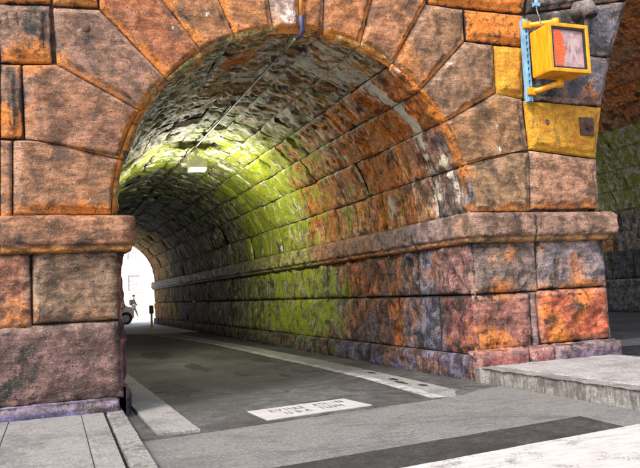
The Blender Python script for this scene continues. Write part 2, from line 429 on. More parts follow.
for i in range(14):
    a1, a2 = ANG[i], ANG[i + 1]
    inner = [arcp(a1 + (a2 - a1) * k / 8) for k in range(9)]
    o1, o2 = px(*SIDE[a1]), px(*SIDE[a2])
    ex = [px(*q) for q in EXTRA.get(i, [])]
    if i == 0: o1.z = ZC; inner[0].z = ZC
    if i == 13: o2.z = ZC
    outer = [o1] + ex + [o2]
    P, lu, lv = coons(inner, outer)
    mb = MB()
    low = (1, .3) if i < 6 else (.3, 1) if i > 7 else (.5, .5)
    block(mb, P, FRONT, lu, lv, VCOL[i], fld_edge(VCOL[i], .62, .14 if 3 <= i <= 9 else .02, w=(low[0], low[1], .5, .25), cham=.075 if i < 9 else .035), 'margin', .024, .022, 2.6, cham=.075, seed=i * 3.1)
    link('voussoir', mb.mesh('voussoir'), STONE, ring)

# other stones of the face, each an outline measured on the wall
def facestone(mb, q, col, fld, kind='margin', res=.028, amp=.016, freq=3.0, Y=0.0, seed=0, cham=None):
    a, b, c, d = [px(*t, Y=0.0) + Vector((0, Y, 0)) if len(t) == 2 else Vector((t[0], Y, t[2])) for t in q]   # bl, br, tr, tl
    P, lu, lv = coons([a, b], [d, c])
    block(mb, P, FRONT, lu, lv, col, fld, kind, res, amp, freq, seed=seed, cham=cham)
mb = MB()
ORG, DOR, BRN = (.46, .14, .022), (.30, .10, .03), (.22, .115, .075)
for i, (q, col, re, ru, so) in enumerate([
    ([(0, 62), (52, 63), (50, 5), (-2, 3)], (.17, .09, .06), .4, .10, .16), ([(-70, 62), (0, 62), (-2, 3), (-74, 2)], DOR, .4, .2, .2),
    ([(0, 138), (24, 138), (21, 64), (0, 63)], (.17, .085, .05), .4, .12, .22), ([(-60, 138), (0, 138), (0, 63), (-62, 62)], DOR, .4, .2, .1),
    ([(0, 218), (12, 218), (12, 140), (0, 139)], (.30, .14, .07), .5, .2, 0), ([(-70, 218), (0, 218), (0, 139), (-72, 138)], BRN, .5, .2, 0),
    ([(53, 4), (98, 6), (94, -50), (49, -50)], (.30, .19, .03), .5, .1, 0), ([(-40, 2), (51, 3), (47, -50), (-44, -50)], DOR, .5, .3, .1),
    ([(-160, 218), (-70, 218), (-72, 138), (-164, 136)], BRN, .5, .1, 0), ([(-170, 136), (-62, 138), (-66, 62), (-176, 60)], BRN, .5, .1, 0), ([(-176, 60), (-72, 62), (-76, 2), (-182, 0)], DOR, .5, .1, 0),
    ([(467, 40), (523, 46), (525, 15), (465, 9)], ORG, .5, .55, .05), ([(428, 3), (524, 13), (531, -50), (434, -60)], ORG, .4, .5, .1),
]):
    if i == 11: link('spandrel', mb.mesh('spandrel'), STONE, VI); mb = MB()
    facestone(mb, q, col, fld_edge(col, re, ru, so), 'margin', .028, .02, 3.0, seed=40 + i)
link('spandrel', mb.mesh('spandrel'), STONE, VI)
# painted stones and springers of the second arch
def ringstone(name, q, col, fld, mat, label=None, amp=.018, seed=0):
    mb = MB(); facestone(mb, q, col, fld, 'margin', .026, amp, 3.0, seed=seed)
    return link(name, mb.mesh(name), mat, ring2 if name == 'voussoir' else VI, label=label)
ring2 = bpy.data.objects.new('arch_ring', None); COL.objects.link(ring2); ring2.parent = VI
ringstone('voussoir', [(532, 209.5), (600, 208.5), (597, 159), (530, 150)], (.265, .135, .078), fld_edge((.265, .135, .078), .6), STONE, seed=61)
DK = (.105, .095, .115)
ringstone('voussoir', [(525, 99), (602, 106), (611, 58), (525, 47)], DK, fld_edge(DK, .2, .12, .22), STONE, seed=62)
ringstone('voussoir', [(525, 46), (611, 57), (628, 0), (527, 14)], DK, fld_edge(DK, .2, .05, .3), STONE, seed=63)
ringstone('voussoir', [(527, 13), (628, -1), (655, -60), (532, -50)], (.15, .12, .12), fld_edge((.15, .12, .12), .3, .1, .2), STONE, seed=64)
def painted_stone(name):
    M = NT(name); p = M.pos(); n = M.noise(p, 4, 8, .7, .3); n2 = M.noise(p, 26, 7, .74); g = M.noise(M.pos((1.4, 1, .25)), 7, 7, .7); nb = M.noise(M.pos((1, 1, 3)), 6, 7, .7)
    c = M.mix(M.ramp(n, .38, .62), (.50, .20, .008), (.66, .36, .014))
    c = M.scale(c, M.math('MULTIPLY', M.ramp(nb, .35, .65, .7, 1.15), M.ramp(n2, .35, .65, .72, 1.2)))
    c = M.mix(M.math('MULTIPLY', M.ramp(g, .54, .68), .7), c, (.17, .075, .012))
    k = M.ramp(M.math('ADD', M.math('MULTIPLY', n2, .55), M.math('MULTIPLY', n, .45)), .565, .60)
    c = M.mix(M.math('MULTIPLY', k, .85), c, (.085, .05, .035))
    M.l(c, M.b.inputs['Base Color']); M.l(M.ramp(n2, .3, .7, .45, .8), M.b.inputs['Roughness'])
    h = M.math('ADD', M.math('MULTIPLY', n2, .6), M.math('MULTIPLY', nb, .8)); h = M.math('SUBTRACT', h, M.math('MULTIPLY', k, .3))
    M.l(M.bump(h, .9, .04), M.b.inputs['Normal']); return M.m
YEL = painted_stone('flaking_yellow_paint')
for q, s in (([(530, 149), (597, 158), (602, 107), (525, 100)], 65), ([(497, 94), (524, 98), (524, 47), (495, 45)], 66)):
    ringstone('painted_stone', q, (.6, .3, .01), fld_edge((.6, .3, .01), 0), YEL, 'stone painted bright yellow', .016, s)

# ------------------------------------------------------------------ piers
def zx(X, Z, Y=0.0): return (X, Y, Z)
def face_rect(mb, x0, x1, z0, z1, Y, col, fld, kind='rough', res=.03, amp=.03, freq=2.4, seed=0, cham=None, corner=None):
    P, lu, lv = coons([Vector((x0, Y, z0)), Vector((x1, Y, z0))], [Vector((x0, Y, z1)), Vector((x1, Y, z1))])
    block(mb, P, FRONT, lu, lv, col, fld, kind, res, amp, freq, seed=seed, corner=corner)
# left pier
mb = MB()
for i, (x0, x1, z0, z1, col, ru, so, am) in enumerate([
    (-.17, .775, 1.10, 1.90, (.17, .105, .065), .06, .12, .04), (-1.3, -.18, 1.06, 1.90, (.27, .115, .07), .06, .12, .05), (-2.4, -1.31, 1.10, 1.90, BRN, .1, .1, .04),
    (-1.1, .775, .22, 1.09, (.12, .066, .060), -.05, .16, .03), (-2.5, -1.11, .22, 1.05, BRN, .1, .1, .04)]):
    fl = fld_edge(col, .25, ru, so)
    face_rect(mb, x0, x1, z0, z1, 0.0, col, fl, 'rough', .026, am, 2.6, seed=70 + i, corner=1 if x1 == .775 else None)
pl = link('pier', mb.mesh('pier'), STONE, VI)
mb = MB()
for i, (x0, x1) in enumerate([(-1.2, .72), (-2.6, -1.21)]):
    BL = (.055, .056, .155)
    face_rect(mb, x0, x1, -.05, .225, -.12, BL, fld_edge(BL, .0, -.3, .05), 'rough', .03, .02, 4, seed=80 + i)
    P, lu, lv = coons([Vector((x0, -.11, .205)), Vector((x1, -.11, .205))], [Vector((x0, .05, .26)), Vector((x1, .05, .26))])
    block(mb, P, lambda u, v: Vector((0, -.3, .95)), lu, lv, BL, fld_edge((.085, .085, .22), 0, -.3, 0), 'vault', .04, .012, 4, seed=84 + i)
link('plinth', mb.mesh('plinth'), STONE, pl)
# right pier
mb = MB()
for i, (x0, x1, z0, z1, col, ru, so, am) in enumerate([
    (5.42, 6.50, 1.17, 1.90, (.16, .115, .10), .14, .20, .04), (6.51, 7.74, 1.19, 1.90, (.175, .15, .165), .20, .18, .04),
    (5.42, 6.34, .39, 1.16, (.21, .085, .07), .16, .26, .045), (6.47, 7.72, .42, 1.18, (.40, .095, .045), .18, .16, .05), (6.345, 6.465, .39, 1.16, (.16, .09, .10), .1, .15, .03)]):
    face_rect(mb, x0, x1, z0, z1, 0.0, col, fld_edge(col, .25, ru, so, w=(.2, .2, .8, .3)), 'rough', .026, am, 2.6, seed=90 + i, corner=0 if x0 == 5.42 else 1 if x1 > 7.7 else None)
# return of the pier in the second opening
for i, (y0, y1, z0, z1) in enumerate([(0, 1.3, 1.18, 1.9), (1.31, 3, 1.18, 1.9), (0, 1.8, .2, 1.17), (1.81, 3.4, .2, 1.17)]):
    col = (.26, .13, .09)
    P, lu, lv = coons([Vector((7.73, y0, z0)), Vector((7.73, y1, z0))], [Vector((7.73, y0, z1)), Vector((7.73, y1, z1))])
    block(mb, P, lambda u, v: Vector((1, 0, 0)), lu, lv, col, fld_edge(col, .2, .2, .1), 'rough', .05, .03, 2.6, seed=100 + i)
pr = link('pier', mb.mesh('pier'), STONE, VI)
mb = MB()
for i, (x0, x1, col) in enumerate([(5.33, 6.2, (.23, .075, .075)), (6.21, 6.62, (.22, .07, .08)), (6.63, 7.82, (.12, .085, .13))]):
    face_rect(mb, x0, x1, -.05, .40, -.12, col, fld_edge(col, .1, .0, .1), 'rough', .03, .03, 3.5, seed=110 + i)
    P, lu, lv = coons([Vector((x0, -.105, .385)), Vector((x1, -.105, .385))], [Vector((x0, .06, .44)), Vector((x1, .06, .44))])
    block(mb, P, lambda u, v: Vector((0, -.3, .95)), lu, lv, col, fld_edge(col, .1, .1, 0), 'vault', .05, .012, 4, seed=114 + i)
link('plinth', mb.mesh('plinth'), STONE, pr)

# ------------------------------------------------------------------ impost bands: a moulding swept round each pier
def impost(path, joints, col, name, parent, seed):
    prof_ = [(-.06, 1.865), (.04, 1.868), (.085, 1.885), (.10, 1.905), (.103, 1.925), (.108, 1.945), (.135, 1.962), (.147, 1.985), (.15, 2.03), (.15, 2.12), (.149, 2.20), (.143, 2.245), (.12, 2.275), (.08, 2.287), (-.04, 2.292), (-.10, 2.293)]
    pr_ = []
    for a, b in zip(prof_, prof_[1:]):
        for k in range(2): pr_.append((a[0] + (b[0] - a[0]) * k / 2, a[1] + (b[1] - a[1]) * k / 2))
    pr_.append(prof_[-1])
    mb = MB(); rows = []
    # stations are corner-aware: normals blend near the ends
    S = []
    cs = 0
    for i, (a, b, n, na, nb, fine) in enumerate(path):
        a = Vector(a); b = Vector(b); n = Vector(n); na = Vector(na); nb = Vector(nb); L = (b - a).length; m_ = max(3, int(L / fine))
        for k in range(m_ + 1):
            t = k / m_; S.append((a.lerp(b, t), (na if k == 0 else nb if k == m_ else n), cs + L * t))
        cs += L
    for (p, n, q) in S:
        row = []
        jd = min([abs(q - j) for j in joints] + [9])
        for (o, z) in pr_:
            w = Vector((p.x, p.y, z)) + n * (o if n.length < 1.2 else o * .93)
            amp = .016
            h = amp * nz(w, 3, 6, seed) + .016 * nz((w.x, w.y, w.z * 2.5), 9, 4, seed) - .028 * (1 - sstep(.004, .03, jd))
            w2 = w + n.normalized() * h + Vector((0, 0, .35 * amp * nz(w, 4, 4, seed + 9)))
            low = 1 - sstep(1.9, 1.99, z)
            c, rus, so = col(w, low)
            k = fields(w, (rus, clamp(.10 * low), 0, so + .6 * (1 - sstep(.003, .012, jd)) + (.45 if z < 1.872 else 0)))  # last term darkens the underside, painting the shadow below the band
            row.append(mb.add(w2, c, k))
        rows.append(row)
    for a, b in zip(rows, rows[1:]):
        for k in range(len(a) - 1): mb.face(a[k], b[k], b[k + 1], a[k + 1])
    return link(name, mb.mesh(name), STONE, parent)
def col_left(w, low): return mixc((.27, .125, .065), (.34, .17, .045), low), .12 + .35 * low, 0
def col_right(w, low):
    if w.y > .15:
        yq = w.y + 1.6 * nz(w, .8, 3, 6)
        c = mixc(mixc((.21, .145, .14), (.30, .13, .06), sstep(1.0, 4, yq)), mixc((.26, .25, .07), (.15, .15, .11), sstep(9, 14, yq)), sstep(4.6, 7.6, yq))
        return c, .08 + .5 * low * (1 - sstep(4, 7, yq)), .10 + .1 * sstep(10, 14, yq)
    return mixc((.21, .125, .09), (.27, .15, .055), low), .06 + .3 * low, .05
impost([((LX, 9, 0), (LX, 0, 0), (1, 0, 0), (1, 0, 0), (1, -1, 0), .05), ((LX, 0, 0), (-2.6, 0, 0), (0, -1, 0), (1, -1, 0), (0, -1, 0), .03)], [7.7, 10.3], col_left, 'impost', pl, 3)
impost([((RXW, TL, 0), (RXW, 8, 0), (-1, 0, 0), (-1, 0, 0), (-1, 0, 0), .12), ((RXW, 8, 0), (RXW, 0, 0), (-1, 0, 0), (-1, 0, 0), (-1, -1, 0), .04),
        ((RXW, 0, 0), (7.74, 0, 0), (0, -1, 0), (-1, -1, 0), (1, -1, 0), .028), ((7.74, 0, 0), (7.74, 6, 0), (1, 0, 0), (1, -1, 0), (1, 0, 0), .06)],
       [2, 4.5, 6, 8, 9.6, 11.5, 13.5, 15.5, 17.5, 19.5, 21.5, 23.5, 25.2, 26.7, 28.1, 29.3, 30.6, 33.02], col_right, 'impost', pr, 5)

# ------------------------------------------------------------------ tunnel walls and vault
def pick(pal, r): return pal[int(r.random() * len(pal)) % len(pal)]
rnd = random.Random(11)
def vault_col(Y, a, r):
    """per stone colour of the barrel vault; a is the angle from the right springing"""
    if Y > 25 and a < 120: return pick([(.88, .60, .12), (.85, .50, .08), (.88, .68, .20), (.75, .62, .18)], r), (.18, .06, .1, -.4)  # far stones: warm glow of the exit painted into their colour
    if a < 60:
        if Y < 1.2: return pick([(.24, .16, .13), (.20, .19, .23), (.28, .14, .10)], r) if a < 32 else pick([(.66, .19, .02), (.54, .18, .04)], r), (.25, 0, .02, .06)
        if Y < 6.0: return pick([(.70, .22, .025), (.52, .17, .04), (.58, .36, .24), (.66, .29, .05), (.36, .25, .12)], r), (.30, .02 + .08 * (Y > 3.6), .10, .12)
        if Y < 12: return pick([(.32, .31, .10), (.24, .26, .10), (.34, .23, .07), (.20, .21, .11)], r), (.06, .45, .15, .16)
        if Y < 18: return pick([(.28, .30, .19), (.25, .29, .14), (.32, .31, .25)], r), (0, .42, .2, .34)
        return pick([(.25, .255, .20), (.28, .30, .20), (.21, .21, .19)], r), (0, .30, .16, .36)
    if a < 115:
        if Y < 4.5: return pick([(.38, .38, .20), (.50, .30, .08), (.58, .22, .03), (.52, .48, .26), (.44, .36, .14)], r), (.42, .40, .26, .34)
        if Y < 9: return pick([(.30, .33, .16), (.36, .33, .12), (.26, .29, .16)], r), (.12, .44, .32, .42)
        return pick([(.24, .25, .19), (.28, .30, .20), (.22, .23, .19)], r), (0, .32, .26, .36)
    if Y < 9: return pick([(.36, .36, .18), (.46, .31, .09), (.30, .32, .18), (.44, .40, .14)], r), (.24, .46, .30, .44)
    return pick([(.16, .17, .13), (.19, .20, .15)], r), (0, .26, .14, .36)
def wall_col(Y, lowc, r):
    if Y > 26: return pick([(.80, .46, .09), (.74, .38, .07), (.76, .56, .15)], r), (.2, .08, 0, -.4)  # bright yellow here stands for the glow of the far opening
    if Y < .9: return ((.23, .09, .06) if not lowc else (.17, .065, .07)), (.26, 0, .04, .32)
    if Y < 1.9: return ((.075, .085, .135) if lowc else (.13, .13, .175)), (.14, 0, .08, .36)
    if Y < 5.2: return pick([(.30, .11, .05), (.15, .115, .12), (.38, .12, .03)], r), (.32, .03, .08, .22)
    if Y < 11.5: return pick([(.24, .23, .14), (.23, .24, .10), (.27, .24, .13)], r), (0, .46, .08, .18)
    if Y < 15: return pick([(.26, .28, .18), (.24, .25, .17)], r), (0, .42, .1, .30)
    return pick([(.20, .20, .175), (.24, .245, .20), (.18, .185, .16)], r), (0, .26, .10, .36)
class Field:
    t = 0.0
    def random(s): return s.t
DUM = Field()
def soft_fld(cfun, arg, r):
    """colour of a stone, carried over a little by the stone's own streaks"""
    st = {}
    def mk(Yc):
        col, _b = cfun(max(0, Yc + r.gauss(0, .9 if Yc > 1.5 else .2)), arg, r)
        def f(p, d, u, v):
            j = 1 - sstep(.006, .03, d)
            yy = p.y + 2.6 * nz(p, .55, 4, 2) * sstep(.5, 3.5, p.y) + .5 * nz(p, 1.2, 3, 4)
            DUM.t = clamp(.5 + 1.1 * nz((p.x, p.y, p.z * .6), .9, 4, 31))
            cc = mixc(col, cfun(max(0, yy), arg, DUM)[0], .62)
            k3 = [cfun(max(0, yy + o), arg, DUM)[1] for o in (-1.2, 0, 1.2)]
            base = tuple(sum(q[i] for q in k3) / 3 for i in range(4))
            gm = math.exp(-((yy - 8.4) / 3.1) ** 2)
            base = (base[0], base[1] * .20 + .46 * gm, base[2], base[3])
            b = (base[0], base[1] + .30 * j * (p.y > 2), base[2] + (.34 * j * sstep(.3, .8, p.y) if p.z > 2.35 else 0), base[3] + .85 * (1 - sstep(.004, .024, d)) * (p.z < 2.3) + .5 * (1 - sstep(.002, .014, d)))
            if p.y < .12: b = (.5 + .9 * nz(p, 2.0, 3, 5), 0, .1, .15) if p.z > 2.32 else (.1, 0, 0, .2)  # soffit rim carries the same painted orange glow
            k = fields(p, b)
            return cc, k
        return f
    return mk
def courses_run(r, total, lo, hi, first=None):
    y = 0.0; out = []
    while y < total:
        L = first if (first and y == 0) else r.uniform(lo, hi) * (1 if y < 18 else 1.25)
        out.append((y, min(total, y + L))); y += L
    return out
mb = MB(); mk = None
for i in range(14):
    a1, a2 = ANG[i], ANG[i + 1]; am = (a1 + a2) / 2
    off = 0
    for (y0, y1) in courses_run(rnd, TL, .5, 1.15, rnd.choice([.9, 1.45, .75, 1.2])):
        ym = (y0 + y1) / 2
        res = .028 if ym < 3 else .04 if ym < 8 else .08 if ym < 14 else .18
        # small unevenness: each course stone sits a little proud or shy
        jit = rnd.uniform(-.045, .035)
        def P(u, v, a1=a1, a2=a2, y0=y0, y1=y1, jit=jit):
            a = math.radians(a1 + (a2 - a1) * u); rr = RA + jit
            return Vector((XC + rr * math.cos(a), y0 + (y1 - y0) * v, ZC + rr * math.sin(a)))
        def N(u, v, a1=a1, a2=a2):
            a = math.radians(a1 + (a2 - a1) * u); return Vector((-math.cos(a), 0, -math.sin(a)))
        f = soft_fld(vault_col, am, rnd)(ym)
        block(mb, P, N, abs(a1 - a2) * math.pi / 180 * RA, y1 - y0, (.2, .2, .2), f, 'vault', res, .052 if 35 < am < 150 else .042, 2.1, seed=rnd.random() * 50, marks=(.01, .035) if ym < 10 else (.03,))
link('tunnel_vault', mb.mesh('tunnel_vault'), VAULT, VI)
def sidewall(X, nx, parent, name, spec, seed0):
    r = random.Random(seed0); mb = MB()
    for (z0, z1, lo, hi, first, out, lowc) in spec:
        for (y0, y1) in courses_run(r, TL, lo, hi, first):
            ym = (y0 + y1) / 2
            res = .035 if ym < 3 else .055 if ym < 7 else .11 if ym < 14 else .22
            P, lu, lv = coons([Vector((X + nx * out, y0, z0)), Vector((X + nx * out, y1, z0))], [Vector((X + nx * out, y0, z1)), Vector((X + nx * out, y1, z1))])
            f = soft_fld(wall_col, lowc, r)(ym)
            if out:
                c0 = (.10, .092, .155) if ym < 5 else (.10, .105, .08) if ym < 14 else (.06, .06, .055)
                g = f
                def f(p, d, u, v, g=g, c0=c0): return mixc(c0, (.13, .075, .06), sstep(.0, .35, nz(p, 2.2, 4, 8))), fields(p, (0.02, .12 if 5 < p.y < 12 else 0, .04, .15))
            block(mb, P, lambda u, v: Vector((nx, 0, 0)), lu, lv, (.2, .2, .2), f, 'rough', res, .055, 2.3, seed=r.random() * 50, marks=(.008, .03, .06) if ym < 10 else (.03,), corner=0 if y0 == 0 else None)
    return link(name, mb.mesh(name), VAULT, parent)
SPEC = [(-.05, .34, .7, 1.3, 1.5, .06, 1), (.33, 1.16, .8, 1.5, .95, 0, 1), (1.165, 1.90, .7, 1.4, 1.5, 0, 0)]
sidewall(RXW, -1, VI, 'tunnel_wall', SPEC, 21)
sidewall(LX - .02, 1, VI, 'tunnel_wall', SPEC, 22)

# second, wider arch: vault, far wall, ring seen at the right edge
rnd = random.Random(5)
mb = MB()
NA = 26
for i in range(NA):
    a1, a2 = 180 - 180 * i / NA, 180 - 180 * (i + 1) / NA
    for (y0, y1) in courses_run(rnd, TB, 1.0, 2.0):
        ym = (y0 + y1) / 2; am = (a1 + a2) / 2
        if am > 90: res = .35
        else: res = .09 if 1 < ym < 14 and am < 50 else .2
        def P(u, v, a1=a1, a2=a2, y0=y0, y1=y1):
            a = math.radians(a1 + (a2 - a1) * u); return Vector((XB + RB * math.cos(a), y0 + .02 + (y1 - y0) * v, ZC + RB * math.sin(a)))
        def N(u, v, a1=a1, a2=a2):
            a = math.radians(a1 + (a2 - a1) * u); return Vector((-math.cos(a), 0, -math.sin(a)))
        if am > 42: col, base = pick([(.72, .24, .035), (.60, .22, .06), (.55, .28, .1)], rnd), (.35, 0, .05, .18)
        elif am > 14: col, base = pick([(.40, .46, .14), (.58, .56, .20), (.26, .30, .1), (.62, .30, .06)], rnd), (.15, .70, .36, .42)
        else: col, base = pick([(.52, .25, .08), (.32, .30, .22), (.3, .27, .23)], rnd), (.2, .12, .05, .22)
        block(mb, P, N, math.pi * RB / NA, y1 - y0, col, (lambda p, d, u, v, col=col, base=base: (col, fields(p, base))), 'vault', res, .05, 1.8, seed=rnd.random() * 60, marks=(.02,))
link('tunnel_vault', mb.mesh('tunnel_vault'), VAULT, VI)
mb = MB(); X2 = XB + RB
for (z0, z1, out, lo, hi) in [(1.25, 2.35, 0, .9, 1.8), (.0, 1.25, .25, 3, 6)]:
    for (y0, y1) in courses_run(rnd, TB, lo, hi):
        P, lu, lv = coons([Vector((X2 - out, y0, z0)), Vector((X2 - out, y1, z0))], [Vector((X2 - out, y0, z1)), Vector((X2 - out, y1, z1))])
        col = pick([(.13, .12, .10), (.20, .13, .08), (.09, .09, .085)], rnd) if not out else (.15, .15, .15)
        base = (.12, .1, .05, .2) if not out else (-.5, -.5, -.2, .1)
        block(mb, P, lambda u, v: Vector((-1, 0, 0)), lu, lv, col, (lambda p, d, u, v, col=col, base=base: (col, fields(p, base))), 'vault' if out else 'rough', .12, .01 if out else .04, 2, seed=rnd.random() * 30, marks=(.02,))
    if out:
        P, lu, lv = coons([Vector((X2 - out, 0, 1.24)), Vector((X2 - out, TB, 1.24))], [Vector((X2, 0, 1.26)), Vector((X2, TB, 1.26))])
        block(mb, P, lambda u, v: Vector((0, 0, 1)), lu, lv, (.2, .2, .2), (lambda p, d, u, v: ((.2, .2, .2), (0, 0, 0, 0))), 'vault', .3, .01, 2, marks=(.02,))
link('tunnel_wall', mb.mesh('tunnel_wall'), VAULT, VI)
# rest of the second ring, and the pier wall behind it in the opening
for i in range(22):
    a1 = 149 - i * 6.2; a2 = a1 - 6.2
    if a2 < 0: break
    mb = MB()
    def pt(a, r): return Vector((XB + r * math.cos(math.radians(a)), 0, ZC + r * math.sin(math.radians(a))))
    P, lu, lv = coons([pt(a1 + (a2 - a1) * k / 4, RB) for k in range(5)], [pt(a1 + (a2 - a1) * k / 4, RB + 1.3) for k in range(5)])
    c = pick([(.25, .11, .06), (.2, .12, .08), (.3, .13, .05)], rnd)
    block(mb, P, FRONT, lu, lv, c, fld_edge(c, .5, .1), 'margin', .08, .02, 2.6, cham=.07, seed=i)
    link('voussoir', mb.mesh('voussoir'), STONE, ring2)
mb = MB()
for (y0, y1) in courses_run(rnd, TL, 1, 1.6, 3.4):
    if y0 < 3.0: continue
    for z0, z1 in ((0, 1.17), (1.18, 1.9)):
        P, lu, lv = coons([Vector((7.73, y0, z0)), Vector((7.73, y1, z0))], [Vector((7.73, y0, z1)), Vector((7.73, y1, z1))])
        block(mb, P, lambda u, v: Vector((1, 0, 0)), lu, lv, (.2, .12, .08), (lambda p, d, u, v: ((.2, .12, .08), fields(p, (.1, .1, 0, .2)))), 'rough', .2, .03, 2.2, marks=(.03,))
link('tunnel_wall', mb.mesh('tunnel_wall'), VAULT, VI)

# backing masonry with the two openings cut out, front and far side, plus roof and ends
def arch_top(x):
    z = 0.0
    if abs(x - XC) < RA + .02: z = ZC + math.sqrt(max(0, (RA + .03) ** 2 - (x - XC) ** 2))
    if abs(x - XB) < RB + .02: z = ZC + math.sqrt(max(0, (RB + .03) ** 2 - (x - XB) ** 2))
    return z
def strips(Y, xa, xb, colf, mb):
    x = -14.0; dx = .06
    xs = sorted(set([-14 + .5 * i for i in range(29)] + [.6 + .06 * i for i in range(84)] + [5.6 + .15 * i for i in range(103)] + [21 + .5 * i for i in range(19)]))
    for a, b in zip(xs, xs[1:]):
        if a < xa or b > xb + .2: continue
        z = max(arch_top(a), arch_top(b), arch_top((a + b) / 2))
        c = (colf((a + b) / 2), (.1, 0, 0, .2))
        i = [mb.add((a, Y, z), *c), mb.add((b, Y, z), *c), mb.add((b, Y, 11), *c), mb.add((a, Y, 11), *c)]
        mb.face(*i, smooth=False)
for Y_, c_, x0_, x1_ in ((.09, (.11, .06, .04), -20, 40), (TL, (.2, .1, .06), -20, 7.7), (TB, (.2, .1, .06), 7.72, 40)):
    mb = MB(); strips(Y_, x0_, x1_, lambda x: c_, mb); link('core_wall', mb.mesh('core_wall'), STONE, VI)
# plain upper courses and the outer wall left of the surveyed stones
mb = MB(); r2 = random.Random(3)
def over(x0, x1, z0, z1):
    for x in (x0, (x0 + x1) / 2, x1):
        if abs(x - XC) < 3.7 and z0 < 6.25 and x > .3 - 9 and x > -2.6: return True
        if (x - XB) ** 2 + (z0 - ZC) ** 2 < (RB + 1.35) ** 2 and z0 > ZC: return True
        if (x - XB) ** 2 + (z1 - ZC) ** 2 < (RB + 1.35) ** 2 and z1 > ZC: return True
    if x1 > -2.6 and z0 < 5.9 and x0 < 7.9: return True
    if z0 < ZC and x1 > -2.6 and x0 < XB + RB + .1: return True
    return False
z = 0.1
while z < 10.8:
    x = -13.0
    while x < 29:
        L = r2.uniform(.9, 1.6)
        if not over(x, x + L, z, z + .62):
            c = pick([BRN, DOR, (.25, .12, .07), (.2, .1, .06)], r2)
            face_rect(mb, x, x + L - .005, z, z + .62, 0.0, c, fld_edge(c, .4, .1, .1), 'margin', .22, .02, 2.4, seed=r2.random() * 40)
        x += L
    z += .625
link('upper_wall', mb.mesh('upper_wall'), STONE, VI)
bm = bmesh.new()
add_box(bm, (-3.1, TL / 2, 11.2), (22, TL + .6, .4), .05); add_box(bm, (18.6, TB / 2, 11.2), (21.3, TB + .6, .4), .05); add_box(bm, (7.80, (TL + TB) / 2 + .2, 5.5), (.12, TL - TB - .6, 11))
add_box(bm, (-14.0, TL / 2, 5.5), (.3, TL - .4, 11)); add_box(bm, (29.1, TB / 2, 5.5), (.3, TB - .4, 11))
link('deck', bm_mesh('deck', bm), MORTAR, VI)
# far rim of the tunnel mouth
mb = MB(); r2 = random.Random(8)
for i in range(14):
    a1, a2 = ANG[i], ANG[i + 1]
    c = pick([(.5, .27, .06), (.42, .2, .06), (.5, .34, .1)], r2)  # rim stones tinted for the exit glow as well
    P, lu, lv = coons([arcp(a2 + (a1 - a2) * k / 4, RA, XC, TL + .05) for k in range(5)], [arcp(a2 + (a1 - a2) * k / 4, RA + .9, XC, TL + .05) for k in range(5)])
    block(mb, P, lambda u, v: Vector((0, 1, 0)), lu, lv, c, fld_edge(c, .3, .1), 'margin', .1, .02, 2.6, seed=i)
link('far_ring', mb.mesh('far_ring'), STONE, VI)

# ------------------------------------------------------------------ ground
ASPH = asphalt_material('worn_asphalt', (.038, .039, .041)); DASPH = asphalt_material('fresh_dark_asphalt', (.017, .0175, .0185), tar=False)
CONC = concrete_material('pavement_concrete', (.185, .188, .193), .65); CROSS = concrete_material('crossing_concrete', (.128, .130, .134), .65, spots=True, streak=(.5, 2, 1))
KERB = concrete_material('kerb_concrete', (.245, .248, .254), .95, spots=True, streak=(2.2, 2.2, .3), lo=.445); STRIP = concrete_material('gutter_concrete', (.19, .192, .197), .75, streak=(1, 1, 1))
WHITE = worn_paint('worn_white_road_paint', (.43, .433, .44), (.13, .13, .13), .585); FARCON = simple('pale_street_and_exit_light', (.72, .72, .70), .9, var=.1, scale=1.2, bump=.2)
def sheet(name, pts, z, mat, sub=0):
    me = bpy.data.meshes.new(name); me.from_pydata([(x, y, z) for x, y in pts], [], [tuple(range(len(pts)))]); me.update()
    o = link(name, me, mat); return tag(o, kind='structure')
def slab(name, pts, z0, z1, mat, bev=.015, rough=0.0):
    bm = bmesh.new(); lo = [bm.verts.new((x, y, z0)) for x, y in pts]; hi = [bm.verts.new((x, y, z1)) for x, y in pts]
    n = len(pts); bm.faces.new(lo[::-1]); t = bm.faces.new(hi)
    for i in range(n): bm.faces.new((lo[i], lo[(i + 1) % n], hi[(i + 1) % n], hi[i]))
    if bev: bmesh.ops.bevel(bm, geom=list(t.edges), offset=bev, segments=3, affect='EDGES', profile=.5)
    if rough:
        y = min(p[1] for p in pts) + .05; y = max(y, -5.5)
        while y < max(p[1] for p in pts) - .02:
            bmesh.ops.bisect_plane(bm, geom=list(bm.verts) + list(bm.edges) + list(bm.faces), plane_co=(0, y, 0), plane_no=(0, 1, 0)); y += .035 if y < 1 else .2
        for k in range(3):
            bmesh.ops.bisect_plane(bm, geom=list(bm.verts) + list(bm.edges) + list(bm.faces), plane_co=(0, 0, z0 + (z1 - z0) * (.3 + k * .22)), plane_no=(0, 0, 1))
        for v in bm.verts:
            if v.co.z < z0 + .02: continue
            q = Vector((v.co.x, v.co.y, v.co.z)); chip = max(0, nz(q, 7, 3, 4) - .25)
            v.co.z += rough * .35 * nz(q, 6, 4, 1) - rough * 1.2 * chip; v.co.x += rough * (nz(q, 9, 4, 2) + .5 * nz(q, 26, 3, 5)) + rough * chip
    return tag(link(name, bm_mesh(name, bm), mat), kind='structure')
sheet('road', [(-400, -400), (400, -400), (400, 400), (-400, 400)], 0.0, ASPH)
def wob(pts, a=.012, step=.12):
    out = []
    for p, q in zip(pts, pts[1:] + pts[:1]):
        L = math.dist(p, q); n = max(1, min(60, int(L / step)))
        for k in range(n):
            x = p[0] + (q[0] - p[0]) * k / n; y = p[1] + (q[1] - p[1]) * k / n
            e = a * noise.noise((x * 5, y * 5, 3.3)); out.append((x + e, y + e))
    return out
